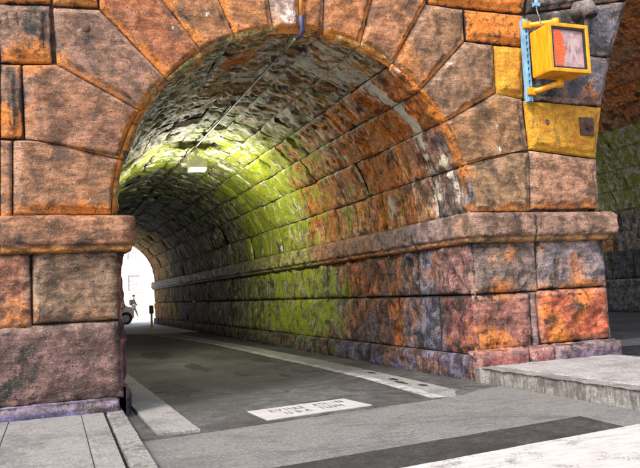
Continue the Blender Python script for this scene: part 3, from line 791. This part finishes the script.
sheet('crossing', wob([(.72, -1.60), (4.52, -.99), (4.95, -.72), (5.36, -.62), (5.36, -3.42), (4.67, -3.44), (4.71, -2.83), (1.69, -3.19), (.66, -3.32)]), .004, CROSS)
sheet('dark_road_strip', wob([(-3, -3.75), (1.69, -3.19), (4.71, -2.83), (4.67, -3.45), (2.43, -3.72), (-3, -4.35)], .01), .008, DASPH)
sheet('painted_crosswalk_line', wob([(1.2, -3.88), (2.43, -3.725), (4.67, -3.455), (5.36, -3.37), (5.36, -5.6), (1.2, -5.9)], .01), .012, WHITE)
slab('gutter_strip', [(.92, .73), (.955, -1.37), (1.355, -1.40), (1.27, 4.68), (1.27, 20), (.90, 20)], -.02, .035, STRIP, .012, .008)
# concrete strip along the right wall: worn white edge plus grey channel
sheet('gutter_strip', wob([(4.16, -.97), (4.46, -1.01), (4.74, -.51), (4.82, 1.17), (4.87, 4.66), (4.78, 10), (4.66, 13.6), (4.52, 19.5), (3.45, 19.5), (3.95, 15.5), (4.21, 11.7), (4.30, 4.23), (4.31, 1.48)], .02), .004, STRIP)
sheet('painted_edge_line', wob([(4.17, -.95), (4.34, -.97), (4.47, 1.45), (4.46, 4.2), (4.36, 11.7), (4.08, 15.5), (3.6, 19.4), (3.46, 19.4), (3.95, 15.5), (4.22, 11.7), (4.31, 4.23), (4.315, 1.48)], .02), .008, worn_paint('thin_worn_paint', (.38, .382, .39), (.11, .11, .11), .54))
sheet('street', wob([(.6, 20.6), (2.9, 21.0), (3.6, 19.6), (5.5, 19.3), (5.5, 32.2), (7.6, 32.2), (7.9, 15.5), (60, 15.5), (60, 64), (-60, 64), (-60, 32.2), (.6, 32.2)], .05, .3), .012, FARCON)  # the part inside the tunnel paints exit light on the floor
sheet('roadway', wob([(-60, -6.2), (60, -5.2), (60, -60), (-60, -60)], .05, .6), .004, concrete_material('pale_bounce_roadway', (.44, .44, .43), .3))  # unseen pale ground behind the camera, added to bounce light into the vault
# dark tar patches in the tunnel carriageway
def blot(name, cx, cy, rx, ry, sd, mat, z):
    pts = []
    for k in range(90):
        a = 2 * math.pi * k / 90; q = 1 + .75 * noise.noise((math.cos(a) * 1.6 + sd, math.sin(a) * 1.6, sd)) + .4 * noise.noise((math.cos(a) * 3, math.sin(a) * 3, sd)) + .10 * noise.noise((math.cos(a) * 11, math.sin(a) * 11, sd))
        pts.append((cx + rx * q * math.cos(a), cy + ry * q * math.sin(a)))
    return sheet(name, pts, z, mat)
TAR = asphalt_material('black_tar', (.008, .008, .0085), tar=False, crack=False)
for a in ((1.66, 2.35, .26, .85, 1.0), (2.6, 5.2, .18, .7, 4.0), (3.5, 2.6, .07, .26, 2.0), (4.0, 5.5, .16, .5, 6.0), (3.0, 3.3, .08, .3, 9.0), (4.60, .95, .05, .10, 3.0), (4.52, .55, .04, .16, 5.0), (4.62, 0.1, .05, .09, 7.0), (4.70, 1.9, .04, .12, 2.5), (2.3, 9, .3, 1.2, 8.0)):
    blot('road_stain', a[0], a[1], a[2], a[3], a[4], TAR, .0025 if a[0] < 4.2 or a[1] > 4 else .012)
# pavements
slab('pavement', [(-14, .2), (-14, -12), (.12, -12), (.50, -3.0), (.545, .2)], -.05, .10, CONC, .01)
slab('kerb', [(.575, .25), (.54, -3.0), (.50, -7), (.64, -7), (.715, -3.1), (.765, .25)], -.05, .098, KERB, .03, .005)
slab('gutter_gap', [(.5, .2), (.40, -7), (.56, -7), (.60, .2)], -.05, .055, TAR, 0)
slab('pavement', [(5.60, .0), (5.60, -12), (7.56, -12), (7.56, .0)], -.05, .205, concrete_material('island_concrete', (.26, .263, .27), .55), .008)
slab('kerb', [(5.30, -.10), (5.36, -.25), (5.40, -12), (5.595, -12), (5.595, -.10)], -.05, .20, KERB, .03, .016)
slab('kerb', [(7.565, .0), (7.565, -12), (7.70, -12), (7.70, .0)], -.05, .20, KERB, .02)
sheet('crossing', wob([(7.75, 2.5), (16, 2.2), (16, 3.55), (7.75, 3.75)], .02), .004, CONC)
sheet('dark_road_strip', wob([(7.72, .3), (18, .1), (18, 2.19), (7.72, 2.49)], .02), .004, DASPH)  # band drawn darker than the road around it
# pavement joints: shallow saw cuts drawn as dark strips
bmj = []
for x in (.30, -.42):
    sheet('pavement_joint', [(x, -.14), (x - .03, -7), (x - .022, -7), (x + .007, -.14)], .1035, TAR)
# plaque set in the road, with worn unreadable lettering
pq = [(2.10, -1.19), (3.38, -.99), (3.30, -.33), (2.06, -.53)]
pls = slab('road_plaque', pq, -.02, .012, worn_paint('pale_plaque', (.36, .362, .37), (.3, .3, .3), .66), .004)
for k_ in ('kind',): del pls[k_]
tag(pls, 'pale rectangular plaque with worn lettering set in the tunnel roadway', 'plaque')
bm = bmesh.new(); r3 = random.Random(4)
A_ = Vector((*pq[3], 0)); U_ = Vector((*pq[2], 0)) - A_; V_ = Vector((*pq[0], 0)) - A_
GL = {'E': [(0, 0, 0, 1), (0, 0, 1, 0), (0, .5, .8, .5), (0, 1, 1, 1)], 'T': [(0, 0, 1, 0), (.5, 0, .5, 1)], 'H': [(0, 0, 0, 1), (1, 0, 1, 1), (0, .5, 1, .5)], 'L': [(0, 0, 0, 1), (0, 1, 1, 1)],
      'V': [(0, 0, .5, 1), (1, 0, .5, 1)], 'N': [(0, 1, 0, 0), (0, 0, 1, 1), (1, 1, 1, 0)], 'U': [(0, 0, 0, 1), (0, 1, 1, 1), (1, 1, 1, 0)], 'A': [(0, 1, .5, 0), (.5, 0, 1, 1), (.2, .6, .8, .6)], 'I': [(.5, 0, .5, 1)]}
def stroke(u0, v0, u1, v1):
    a = A_ + U_ * u0 + V_ * v0; b = A_ + U_ * u1 + V_ * v1; d = (b - a).normalized(); n = Vector((-d.y, d.x, 0)) * .0065
    z_ = Vector((0, 0, .0145)); vs = [bm.verts.new(q + z_) for q in (a - n, b - n, b + n, a + n)]; bm.faces.new(vs)
for word, u0, v0 in (('EVTUUL', .16, .20), ('ATLAN', .60, .17), ('UUEA', .24, .56), ('TUVN', .58, .53)):
    for i, ch in enumerate(word):
        for (a, b, c, d) in GL[ch]:
            if r3.random() < .85:
                w, hh = .045, .22
                stroke(u0 + i * .064 + a * w, v0 + b * hh, u0 + i * .064 + c * w, v0 + d * hh)
for f_ in bm.faces:
    if f_.normal.z < 0: f_.normal_flip()
me = bpy.data.meshes.new('lettering'); bm.to_mesh(me); bm.free()
link('lettering', me, simple('worn_black_lettering', (.09, .09, .09), .8, var=.5), pls)

# ------------------------------------------------------------------ pedestrian signal
SX0, SX1, SZ0, SZ1, SYF = 6.52, 7.24, 4.14, 4.925, -.60
def sig(x, y, Y): return px(x, y, Y)
YM = paint_metal('yellow_signal_enamel', (.66, .29, .006), (.25, .10, .02), .70)
BLUE = paint_metal('pale_blue_paint', (.17, .36, .56), (.14, .10, .08), .66)
DARK = simple('black_bezel', (.018, .014, .014), .5, var=.3)
p1 = px(548, 22, -.62); p2 = px(590, 22, -.62); p3 = px(590, 74, -.62); p4 = px(548, 74, -.62)
wx0 = (p1.x + p4.x) / 2; wx1 = (p2.x + p3.x) / 2; wz1 = (p1.z + p2.z) / 2; wz0 = (p3.z + p4.z) / 2
cx, cz = (wx0 + wx1) / 2, (wz0 + wz1) / 2; W, H = (wx1 - wx0) * .95, (wz1 - wz0) * .93
PS = empty('pedestrian_signal', (cx, -.45, cz), 'yellow pedestrian crossing signal on a blue bracket, showing an orange hand', 'signal')
bm = bmesh.new(); add_box(bm, (cx, -.385, cz), (W * .97, .37, H * .97), .035)
housing = link('housing', bm_mesh('housing', bm, False), YM, PS)
bm = bmesh.new(); t = .055                                   # front door frame
for c, s in (((cx - W / 2 + t / 2, -.60, cz), (t, .07, H)), ((cx + W / 2 - t / 2, -.60, cz), (t, .07, H)), ((cx, -.601, cz + H / 2 - t / 2), (W - .004, .066, t)), ((cx, -.601, cz - H / 2 + t / 2), (W - .004, .066, t))):
    add_box(bm, c, s, .012)
link('front_frame', bm_mesh('front_frame', bm), YM, PS)
bm = bmesh.new(); t2 = .028; w_, h_ = W - 2 * t + .004, H - 2 * t + .004
for c, s in (((cx - w_ / 2 + t2 / 2, -.600, cz), (t2, .045, h_)), ((cx + w_ / 2 - t2 / 2, -.600, cz), (t2, .045, h_)), ((cx, -.599, cz + h_ / 2 - t2 / 2), (w_ - .003, .043, t2)), ((cx, -.599, cz - h_ / 2 + t2 / 2), (w_ - .003, .043, t2))):
    add_box(bm, c, s, .004)
link('bezel', bm_mesh('bezel', bm), DARK, PS)
LENS = simple('milky_signal_lens', (.32, .215, .22), .35, var=.35, scale=7, bump=.05)
bm = bmesh.new(); add_box(bm, (cx, -.583, cz), (w_ - .03, .02, h_ - .03))
lens = link('display', bm_mesh('display', bm), LENS, PS)
LEDR = simple('lit_orange_diodes', (.70, .10, .02), .4, var=.2, emit=((1.0, .15, .04), .16)); LEDW = simple('unlit_white_diodes', (.31, .26, .29), .4, var=.2)
def inpoly(x, y, P):
    c = False
    for (x1, y1), (x2, y2) in zip(P, P[1:] + P[:1]):
        if (y1 > y) != (y2 > y) and x < (x2 - x1) * (y - y1) / (y2 - y1) + x1: c = not c
    return c
HANDS = [[(.04, .97), (.10, .98), (.11, .60), (.04, .62)], [(.125, .99), (.185, .99), (.19, .60), (.125, .6)], [(.20, .98), (.26, .97), (.265, .60), (.20, .6)], [(.275, .92), (.33, .90), (.33, .58), (.275, .6)],
         [(.04, .62), (.33, .60), (.36, .52), (.42, .58), (.47, .56), (.40, .40), (.33, .22), (.30, .02), (.08, .02), (.05, .25)]]
MANS = [[(.62, .97), (.70, .98), (.74, .90), (.70, .82), (.62, .82), (.58, .90)], [(.60, .80), (.74, .80), (.80, .68), (.90, .58), (.88, .52), (.76, .62), (.74, .48), (.86, .10), (.80, .06), (.68, .36), (.58, .08), (.50, .10), (.60, .44), (.58, .62), (.52, .50), (.47, .52), (.53, .68)]]
def dots(polys, n, rr):
    bm = bmesh.new(); ww, hh = w_ - .08, h_ - .07
    for i in range(n):
        for j in range(int(n * hh / ww)):
            x = (i + .5) / n; y = (j + .5) / int(n * hh / ww)
            if any(inpoly(x, y, P) for P in polys):
                bmesh.ops.create_cone(bm, cap_ends=True, segments=8, radius1=rr, radius2=rr * .6, depth=.006,
                    matrix=Matrix.Translation((cx + (x - .5) * ww, -.5955, cz + (y - .5) * hh)) @ Matrix.Rotation(math.pi / 2, 4, 'X'))
    return bm_mesh('diodes', bm)
def plate(polys, y, th):
    bm = bmesh.new(); ww, hh = w_ - .08, h_ - .07
    for k, P in enumerate(polys):
        f = [bm.verts.new((cx + (x - .5) * ww, y - k * .0004, cz + (z_ - .5) * hh)) for x, z_ in P]
        b = [bm.verts.new((q.co.x, y + th, q.co.z)) for q in f]
        bm.faces.new(f); bm.faces.new(b[::-1])
        for i in range(len(f)): bm.faces.new((f[i], b[i], b[(i + 1) % len(f)], f[(i + 1) % len(f)]))
    return bm
hd = link('hand_symbol', bm_mesh('hand_symbol', plate(HANDS, -.5945, .004)), simple('orange_hand_glow', (.46, .06, .025), .4, var=.3, emit=((1.0, .16, .05), .10)), lens)
link('walking_symbol', bm_mesh('walking_symbol', plate(MANS, -.5940, .004)), simple('pale_walker_plate', (.38, .285, .295), .4, var=.1), lens)  # walking figure is a pale plate without emission
me = dots(HANDS, 26, .0085); me.transform(Matrix.Translation((0, -.003, 0))); link('diode_grid', me, LEDR, lens)
# slotted blue channel bolted to the wall
s1 = px(526, 20, -.08); s2 = px(526, 102, -.08); zt, zb = s1.z, s2.z; sx = (s1.x + s2.x) / 2
bm = bmesh.new()
add_box(bm, (sx - .024, -.085, (zt + zb) / 2), (.022, .10, zt - zb), .003); add_box(bm, (sx + .024, -.085, (zt + zb) / 2), (.022, .10, zt - zb), .003)
add_box(bm, (sx, -.044, (zt + zb) / 2), (.03, .016, zt - zb - .004))
n = 13
for k in range(n):
    z_ = zb + (k + .5) * (zt - zb) / n
    add_box(bm, (sx, -.131, z_), (.064, .012, (zt - zb) / n * .45), .002)
link('slotted_channel', bm_mesh('slotted_channel', bm), BLUE, PS)
# two bracket arms: straight pipe out of the channel, elbow at the box
for (z_, dz) in ((zt - .10, .02), (zb + .14, -.02)):
    bm = bmesh.new(); ez = wz1 + .075 if dz > 0 else wz0 - .075
    end = Vector((cx - .02, -.40, ez))
    add_tube(bm, [(sx + .02, -.12, z_), (sx + .10, -.18, z_ + (ez - z_) * .2), end + Vector((-.06, .02, -.005)), end], .042, 12)
    add_tube(bm, [end + Vector((0, 0, -.05)), end + Vector((0, 0, .05))], .05, 12) if dz > 0 else add_tube(bm, [end + Vector((0, 0, -.045)), end + Vector((0, 0, .07))], .05, 12)
    add_ball(bm, end, (.056, .056, .056)); add_box(bm, (sx + .01, -.145, z_), (.13, .05, .11), .008)
    link('bracket_arm', bm_mesh('bracket_arm', bm, False), YM, PS)
for o_ in [c for c in PS.children if c.name.startswith('bracket_arm')]:
    for f_ in o_.data.polygons: f_.use_smooth = len(f_.vertices) == 4
# weathered hooded fitting above the box and its wire with a blue clamp
GM = simple('weathered_grey_zinc', (.13, .115, .115), .75, .1, .6, 7, .8)
hp = px(580, 16, -.12)
HF = empty('conduit_hood', hp, 'weathered grey rounded hood fixed to the dark stone above the signal', 'hood')
bm = bmesh.new(); add_tube(bm, [hp + Vector((0, .12, .02)), hp + Vector((0, 0, .10)), hp + Vector((.02, -.14, .08)), hp + Vector((.03, -.20, -.06))], [.10, .135, .125, .11], 16)
link('hood', bm_mesh('hood', bm, True), GM, HF)
bm = bmesh.new(); add_tube(bm, [hp + Vector((.03, -.19, -.03)), hp + Vector((.03, -.2, -.075))], .085, 14); add_tube(bm, [hp + Vector((.02, -.12, -.05)), hp + Vector((-.02, -.12, -.36))], .05, 10)
link('socket', bm_mesh('socket', bm), DARK, HF)
wq = px(536, 5, -.06); w2 = px(541, 24, -.3)
WR = empty('hanging_wire', wq, 'thin wire dropping from a blue clamp to the top of the signal', 'wire')
bm = bmesh.new(); add_tube(bm, [wq, wq.lerp(w2, .35) + Vector((-.01, 0, 0)), wq.lerp(w2, .7), Vector((wx0 + .1, -.4, wz1 - .01))], .009, 8); link('wire', bm_mesh('wire', bm, True), GM, WR)
bm = bmesh.new(); add_box(bm, wq, (.10, .07, .06), .012); add_cyl(bm, wq + Vector((0, -.01, .02)), wq + Vector((0, -.01, .14)), .03, 10); add_cyl(bm, wq, wq + Vector((0, .14, 0)), .022, 8)
link('clamp', bm_mesh('clamp', bm), BLUE, WR)
# rusty anchor plate on the painted stone, plus a bolt hole
RUST = simple('rusted_iron', (.085, .045, .035), .75, .2, .5, 16, .6)
ap = px(585, 127, -.02)
AP = empty('anchor_plate', ap, 'square rusty iron anchor plate bolted to yellow painted stone', 'anchor plate')
bm = bmesh.new(); add_box(bm, ap + Vector((0, -.035, 0)), (.25, .035, .27), .008); link('plate', bm_mesh('plate', bm), RUST, AP)
bm = bmesh.new(); add_cyl(bm, ap + Vector((0, -.05, 0)), ap + Vector((0, -.11, 0)), .055, 6); add_cyl(bm, ap + Vector((0, -.10, 0)), ap + Vector((0, -.16, 0)), .03, 12); link('nut', bm_mesh('nut', bm), RUST, AP)
# iron pins left in lewis holes
r4 = random.Random(2)
for x, y, r_, lb in ((547, 123, .045, 'dark oval iron plug in yellow painted stone left of the square plate'), (86, 28, .05, 'dark round hole plug high in the large left voussoir')):
    c = px(x, y, -.03)
    bm = bmesh.new(); add_ball(bm, c, (r_, .022, r_ * 1.35 if x > 500 else r_)); o_ = link('iron_plug', bm_mesh('iron_plug', bm, True), RUST); tag(o_, lb, 'plug')

# ------------------------------------------------------------------ conduit and lamp in the tunnel
PIPE = simple('grey_green_conduit', (.14, .15, .10), .55, .1, .5, 10, .3); CREAM = simple('cream_lamp_enamel', (.80, .80, .66), .5, var=.15, scale=8, bump=.1)
rp = RA - .10
cpos = lambda Y, a=92.3, r=rp: Vector((XC + r * math.cos(math.radians(a)), Y, ZC + r * math.sin(math.radians(a))))
CD = empty('conduit', cpos(.1), 'grey conduit pipe running along the crown of the tunnel', 'conduit')
bm = bmesh.new(); add_tube(bm, [cpos(.02 + k * .8) + Vector((.01 * noise.noise((k * .7, 0, 0)), 0, .012 * noise.noise((k * .6, 5, 0)))) for k in range(41)], .019, 10); link('pipe', bm_mesh('pipe', bm, True), PIPE, CD)
bm = bmesh.new()
for k in range(12): add_box(bm, cpos(.9 + k * 2.4, r=rp + .03), (.10, .04, .09), .006); link('pipe_clip', bm_mesh('pipe_clip', bm), RUST, CD); bm = bmesh.new()
bm.free()
f1 = px(301, 17, -.07); f2 = px(302, 29, -.07); f0 = px(300.5, -30, -.06)
bm = bmesh.new(); add_tube(bm, [f0, f0.lerp(f1, .5), f1], .03, 10); link('riser', bm_mesh('riser', bm, True), simple('orange_lit_pipe', (.42, .17, .03), .6, .1, .35, 14, .4), CD)  # orange light on the riser is put into its colour
bm = bmesh.new(); add_tube(bm, [f1 + Vector((0, 0, .02)), f1, f1.lerp(f2, .5), f2, f2 + Vector((0, .04, -.06)), cpos(.12)], [.026, .036, .038, .034, .028, .02], 12); link('elbow', bm_mesh('elbow', bm, True), simple('blue_fitting', (.035, .042, .10), .5, .1, .3, 12, .3), CD)
lp = cpos(7.0) + Vector((.06, 0, -.02))
LM = empty('tunnel_lamp', lp, 'cream box lamp hanging from the conduit under the mossy tunnel crown', 'lamp')
bm = bmesh.new(); add_box(bm, lp + Vector((0, 0, -.32)), (.40, .30, .20), .02); hb = link('lamp_box', bm_mesh('lamp_box', bm), CREAM, LM)
bm = bmesh.new(); add_cyl(bm, lp + Vector((-.02, 0, .04)), lp + Vector((-.02, 0, -.22)), .03, 10); add_ball(bm, lp + Vector((-.02, 0, -.03)), (.06, .06, .05)); link('hanger', bm_mesh('hanger', bm), CREAM, LM)
bm = bmesh.new()
vs = add_box(bm, lp + Vector((0, 0, -.44)), (.36, .26, .05), .01)
link('diffuser', bm_mesh('diffuser', bm), simple('lit_lamp_glass', (.70, .70, .45), .3, var=.2, scale=9, bump=.1, emit=((1, .95, .74), .8)), LM)

ll = bpy.data.lights.new('lamp_glow', 'POINT'); ll.energy = 190; ll.shadow_soft_size = .12; ll.color = (1, .96, .82)
lo_ = bpy.data.objects.new('lamp_glow', ll); COL.objects.link(lo_); lo_.location = Vector((0, 0, -.62)); lo_.parent = LM
# ------------------------------------------------------------------ street beyond the tunnel
PALE = simple('sunlit_pale_render', (.80, .79, .77), .9, var=.06, scale=1.5, bump=.2); GLS = simple('grey_window_glass', (.42, .43, .45), .15, var=.2, bump=0)
BL = empty('building', (8, 66, 0), 'pale rendered building across the street beyond the tunnel', 'building')
bm = bmesh.new(); add_box(bm, (8, 70, 6.5), (60, 8, 13)); link('wall', bm_mesh('wall', bm), PALE, BL)
bm = bmesh.new(); add_box(bm, (8, 65.9, 13.1), (60.6, .6, .5), .05); add_box(bm, (8, 65.92, 4.35), (60.2, .3, .25), .03); link('cornice', bm_mesh('cornice', bm), simple('pale_cornice', (.66, .66, .65), .9, var=.1), BL)
WFR = simple('pale_window_frame', (.6, .6, .6), .6, var=.1)
for xw in (-6, -2.4, 1.2, 4.6, 8.0, 11.4, 14.8, 18.2):
    for zw in (3.1 if xw != 99 else 0, 6.3, 9.6):
        b_ = bmesh.new()
        for c, s in (((xw - .62, 65.96, zw), (.1, .16, 1.7)), ((xw + .62, 65.96, zw), (.1, .16, 1.7)), ((xw, 65.955, zw + .85), (1.34, .15, .1)), ((xw, 65.95, zw - .85), (1.5, .24, .12)), ((xw, 65.975, zw), (1.14, .06, .06))): add_box(b_, c, s)
        wf = link('window', bm_mesh('window', b_), WFR, BL)
        b_ = bmesh.new(); add_box(b_, (xw, 65.99, zw), (1.14, .04, 1.6)); link('pane', bm_mesh('pane', b_), GLS, wf)
# parked car, only its tail shows past the pier
CARW = simple('white_car_paint', (.78, .78, .78), .3, var=.04, bump=0); TYRE = simple('black_tyre', (.02, .02, .02), .85, var=.3); RIM = simple('dull_wheel_rim', (.3, .3, .31), .4, .6, .2); RED = simple('tail_lamp_red', (.35, .03, .02), .3, var=.1)
cxr = px(126, 319, 33.2).x
car = empty('parked_car', (cxr - 1.9, 34.1, .012), 'white parked car at the far mouth, mostly hidden behind the left pier', 'car')
sec = [(-2.05, .32, .62), (-2.0, .3, .80), (-1.1, .24, .92), (-.55, .24, 1.28), (.3, .24, 1.44), (1.3, .24, 1.40), (2.0, .26, 1.02), (2.28, .30, .95), (2.36, .38, .70)]
def carshell(bm, w, z0, sections, inset=0.0):
    rings = []
    for (x, b, t) in sections:
        k = .82 if t > 1.1 else .96
        rings.append([bm.verts.new((x, y, z)) for y, z in ((-w, b), (-w, min(t, .92)), (-w * k, t), (w * k, t), (w, min(t, .92)), (w, b))])
    for a, b in zip(rings, rings[1:]):
        for i in range(6): bm.faces.new((a[i], a[(i + 1) % 6], b[(i + 1) % 6], b[i]))
    bm.faces.new(rings[0]); bm.faces.new(rings[-1][::-1])
bm = bmesh.new(); carshell(bm, .86, .3, sec); body = link('body', bm_mesh('body', bm), CARW, car, local=True)
md = body.modifiers.new('bevel', 'BEVEL'); md.width = .05; md.segments = 2
bm = bmesh.new()
for y in (-.885, .885):
    s_ = 1 if y > 0 else -1
    for x0, x1 in ((-.75, .25), (.35, 1.45)):
        add_box(bm, ((x0 + x1) / 2, s_ * .80, 1.12), (x1 - x0, .06, .30), .02)
add_box(bm, (-.86, 0, 1.12), (.06, 1.3, .34), .02, Matrix.Rotation(math.radians(-56), 3, 'Y')); add_box(bm, (1.66, 0, 1.22), (.06, 1.3, .36), .02, Matrix.Rotation(math.radians(62), 3, 'Y'))
link('window', bm_mesh('window', bm), GLS, car, local=True)
for x in (-1.25, 1.9):
    for y in (-.80, .80):
        bm = bmesh.new(); add_cyl(bm, (x, y - .11, .35), (x, y + .11, .35), .35, 24); wh = link('wheel', bm_mesh('wheel', bm), TYRE, car, local=True)
        bm = bmesh.new(); add_cyl(bm, (x, y - .118, .35), (x, y + .118, .35), .20, 16); link('rim', bm_mesh('rim', bm), RIM, wh, local=True)
for y in (-.62, .62):
    bm = bmesh.new(); add_box(bm, (2.33, y, .80), (.08, .28, .16), .02); link('tail_lamp', bm_mesh('tail_lamp', bm), RED, car, local=True)
# short post just inside the far mouth
pb = Vector((3.83, 21.05, .012))
PO = empty('street_post', pb, 'slim yellow post with a dark boxy head near the tunnel exit', 'post')
bm = bmesh.new(); add_cyl(bm, pb, pb + Vector((0, 0, .76)), .045, 10); add_cyl(bm, pb, pb + Vector((0, 0, .03)), .12, 12); link('pole', bm_mesh('pole', bm), simple('faded_yellow_post', (.70, .55, .10), .6, var=.2), PO)
bm = bmesh.new(); add_box(bm, pb + Vector((0, 0, .92)), (.17, .14, .34), .04); link('head', bm_mesh('head', bm), simple('dark_green_head', (.06, .06, .04), .5, var=.3), PO)
# walking person
PX = px(134, 318.5, 49.3 ); pbase = Vector((6.15, 49.3, .012))
def skin_body(name, verts, edges, rad, mat, parent, root=0):
    me = bpy.data.meshes.new(name); me.from_pydata(verts, edges, []); o = bpy.data.objects.new(name, me); COL.objects.link(o); o.parent = parent
    md = o.modifiers.new('skin', 'SKIN'); md.use_smooth_shade = True
    for i, s in enumerate(me.skin_vertices[0].data): s.radius = rad[i]; s.use_root = (i == root)
    sb = o.modifiers.new('sub', 'SUBSURF'); sb.levels = 1; sb.render_levels = 2; me.materials.append(mat); return o
PE = empty('person', pbase, 'person in dark jacket with a backpack walking across the far street', 'person', rz=0)
SKN = simple('skin', (.35, .2, .14), .6, var=.1, bump=0); JK = simple('dark_jacket', (.03, .03, .035), .85, var=.3); TR = simple('grey_trousers', (.10, .10, .11), .85, var=.25); HAIR = simple('dark_hair', (.015, .012, .01), .7, var=.3)
V = [(0, 0, .92), (0, 0, 1.12), (0, 0, 1.34), (.01, 0, 1.46), (.02, 0, 1.54), (.035, 0, 1.70), (0, .10, .88), (.18, .10, .50), (.30, .10, .10), (.42, .10, .04), (0, -.10, .88), (-.10, -.10, .50), (-.34, -.10, .14), (-.26, -.10, .04),
     (0, .19, 1.38), (-.10, .23, 1.12), (.02, .24, .90), (.06, .24, .82), (0, -.19, 1.38), (.10, -.23, 1.12), (.24, -.22, .94), (.29, -.21, .88)]
E = [(0, 1), (1, 2), (2, 3), (3, 4), (4, 5), (0, 6), (6, 7), (7, 8), (8, 9), (0, 10), (10, 11), (11, 12), (12, 13), (2, 14), (14, 15), (15, 16), (16, 17), (2, 18), (18, 19), (19, 20), (20, 21)]
Rr = [(.14, .15), (.13, .16), (.13, .18), (.06, .06), (.085, .075), (.135, .115), (.10, .10), (.07, .07), (.045, .045), (.03, .05), (.10, .10), (.07, .07), (.045, .045), (.03, .05),
      (.065, .065), (.05, .05), (.04, .04), (.03, .045), (.065, .065), (.05, .05), (.04, .04), (.03, .045)]
skin_body('body', V, E, Rr, SKN, PE)
skin_body('jacket', [(0, 0, .90), (0, 0, 1.12), (0, 0, 1.34), (.01, 0, 1.43), (0, .20, 1.38), (-.10, .235, 1.12), (.02, .24, .92), (0, -.20, 1.38), (.10, -.235, 1.12), (.24, -.22, .95)],
          [(0, 1), (1, 2), (2, 3), (2, 4), (4, 5), (5, 6), (2, 7), (7, 8), (8, 9)], [(.165, .175), (.155, .18), (.15, .2), (.08, .08), (.085, .085), (.07, .07), (.055, .055), (.085, .085), (.07, .07), (.055, .055)], JK, PE)
skin_body('trousers', [(0, 0, .94), (0, .10, .86), (.18, .10, .50), (.30, .10, .12), (0, -.10, .86), (-.10, -.10, .50), (-.335, -.10, .16)], [(0, 1), (1, 2), (2, 3), (0, 4), (4, 5), (5, 6)], [(.15, .16), (.115, .115), (.085, .085), (.065, .065), (.115, .115), (.085, .085), (.065, .065)], TR, PE)
bm = bmesh.new(); add_ball(bm, (.015, 0, 1.70), (.115, .10, .10)); link('hair', bm_mesh('hair', bm, True), HAIR, PE, local=True)
bm = bmesh.new(); add_box(bm, (-.22, 0, 1.20), (.20, .32, .46), .07); link('backpack', bm_mesh('backpack', bm), JK, PE, local=True)

# ------------------------------------------------------------------ light
w = bpy.data.worlds.new('World'); sc.world = w; w.use_nodes = True
nt = w.node_tree; bg = nt.nodes['Background']; sky = nt.nodes.new('ShaderNodeTexSky'); sky.sky_type = 'NISHITA'; sky.sun_disc = False
SUN_EL, SUN_AZ = 47, 236           # azimuth clockwise from +Y
sky.sun_elevation = math.radians(SUN_EL); sky.sun_rotation = math.radians(SUN_AZ); sky.dust_density = 6; sky.ozone_density = .5; sky.air_density = 1.0
nt.links.new(sky.outputs[0], bg.inputs[0]); bg.inputs[1].default_value = .15
sd = bpy.data.lights.new('sun', 'SUN'); sd.energy = 1.5; sd.angle = math.radians(10); sd.color = (1, .96, .91)
so = bpy.data.objects.new('sun', sd); COL.objects.link(so)
a_, e_ = math.radians(SUN_AZ), math.radians(SUN_EL)
tosun = Vector((math.sin(a_) * math.cos(e_), math.cos(a_) * math.cos(e_), math.sin(e_)))
so.rotation_euler = tosun.to_track_quat('Z', 'Y').to_euler(); so.location = (0, -20, 20)
sc.render.engine = 'CYCLES'
sc.view_settings.view_transform = 'Standard'; sc.view_settings.look = 'None'; sc.view_settings.gamma = 1; sc.view_settings.exposure = 1.15
sc.view_settings.use_curve_mapping = False
sc.cycles.max_bounces = 10; sc.cycles.diffuse_bounces = 6
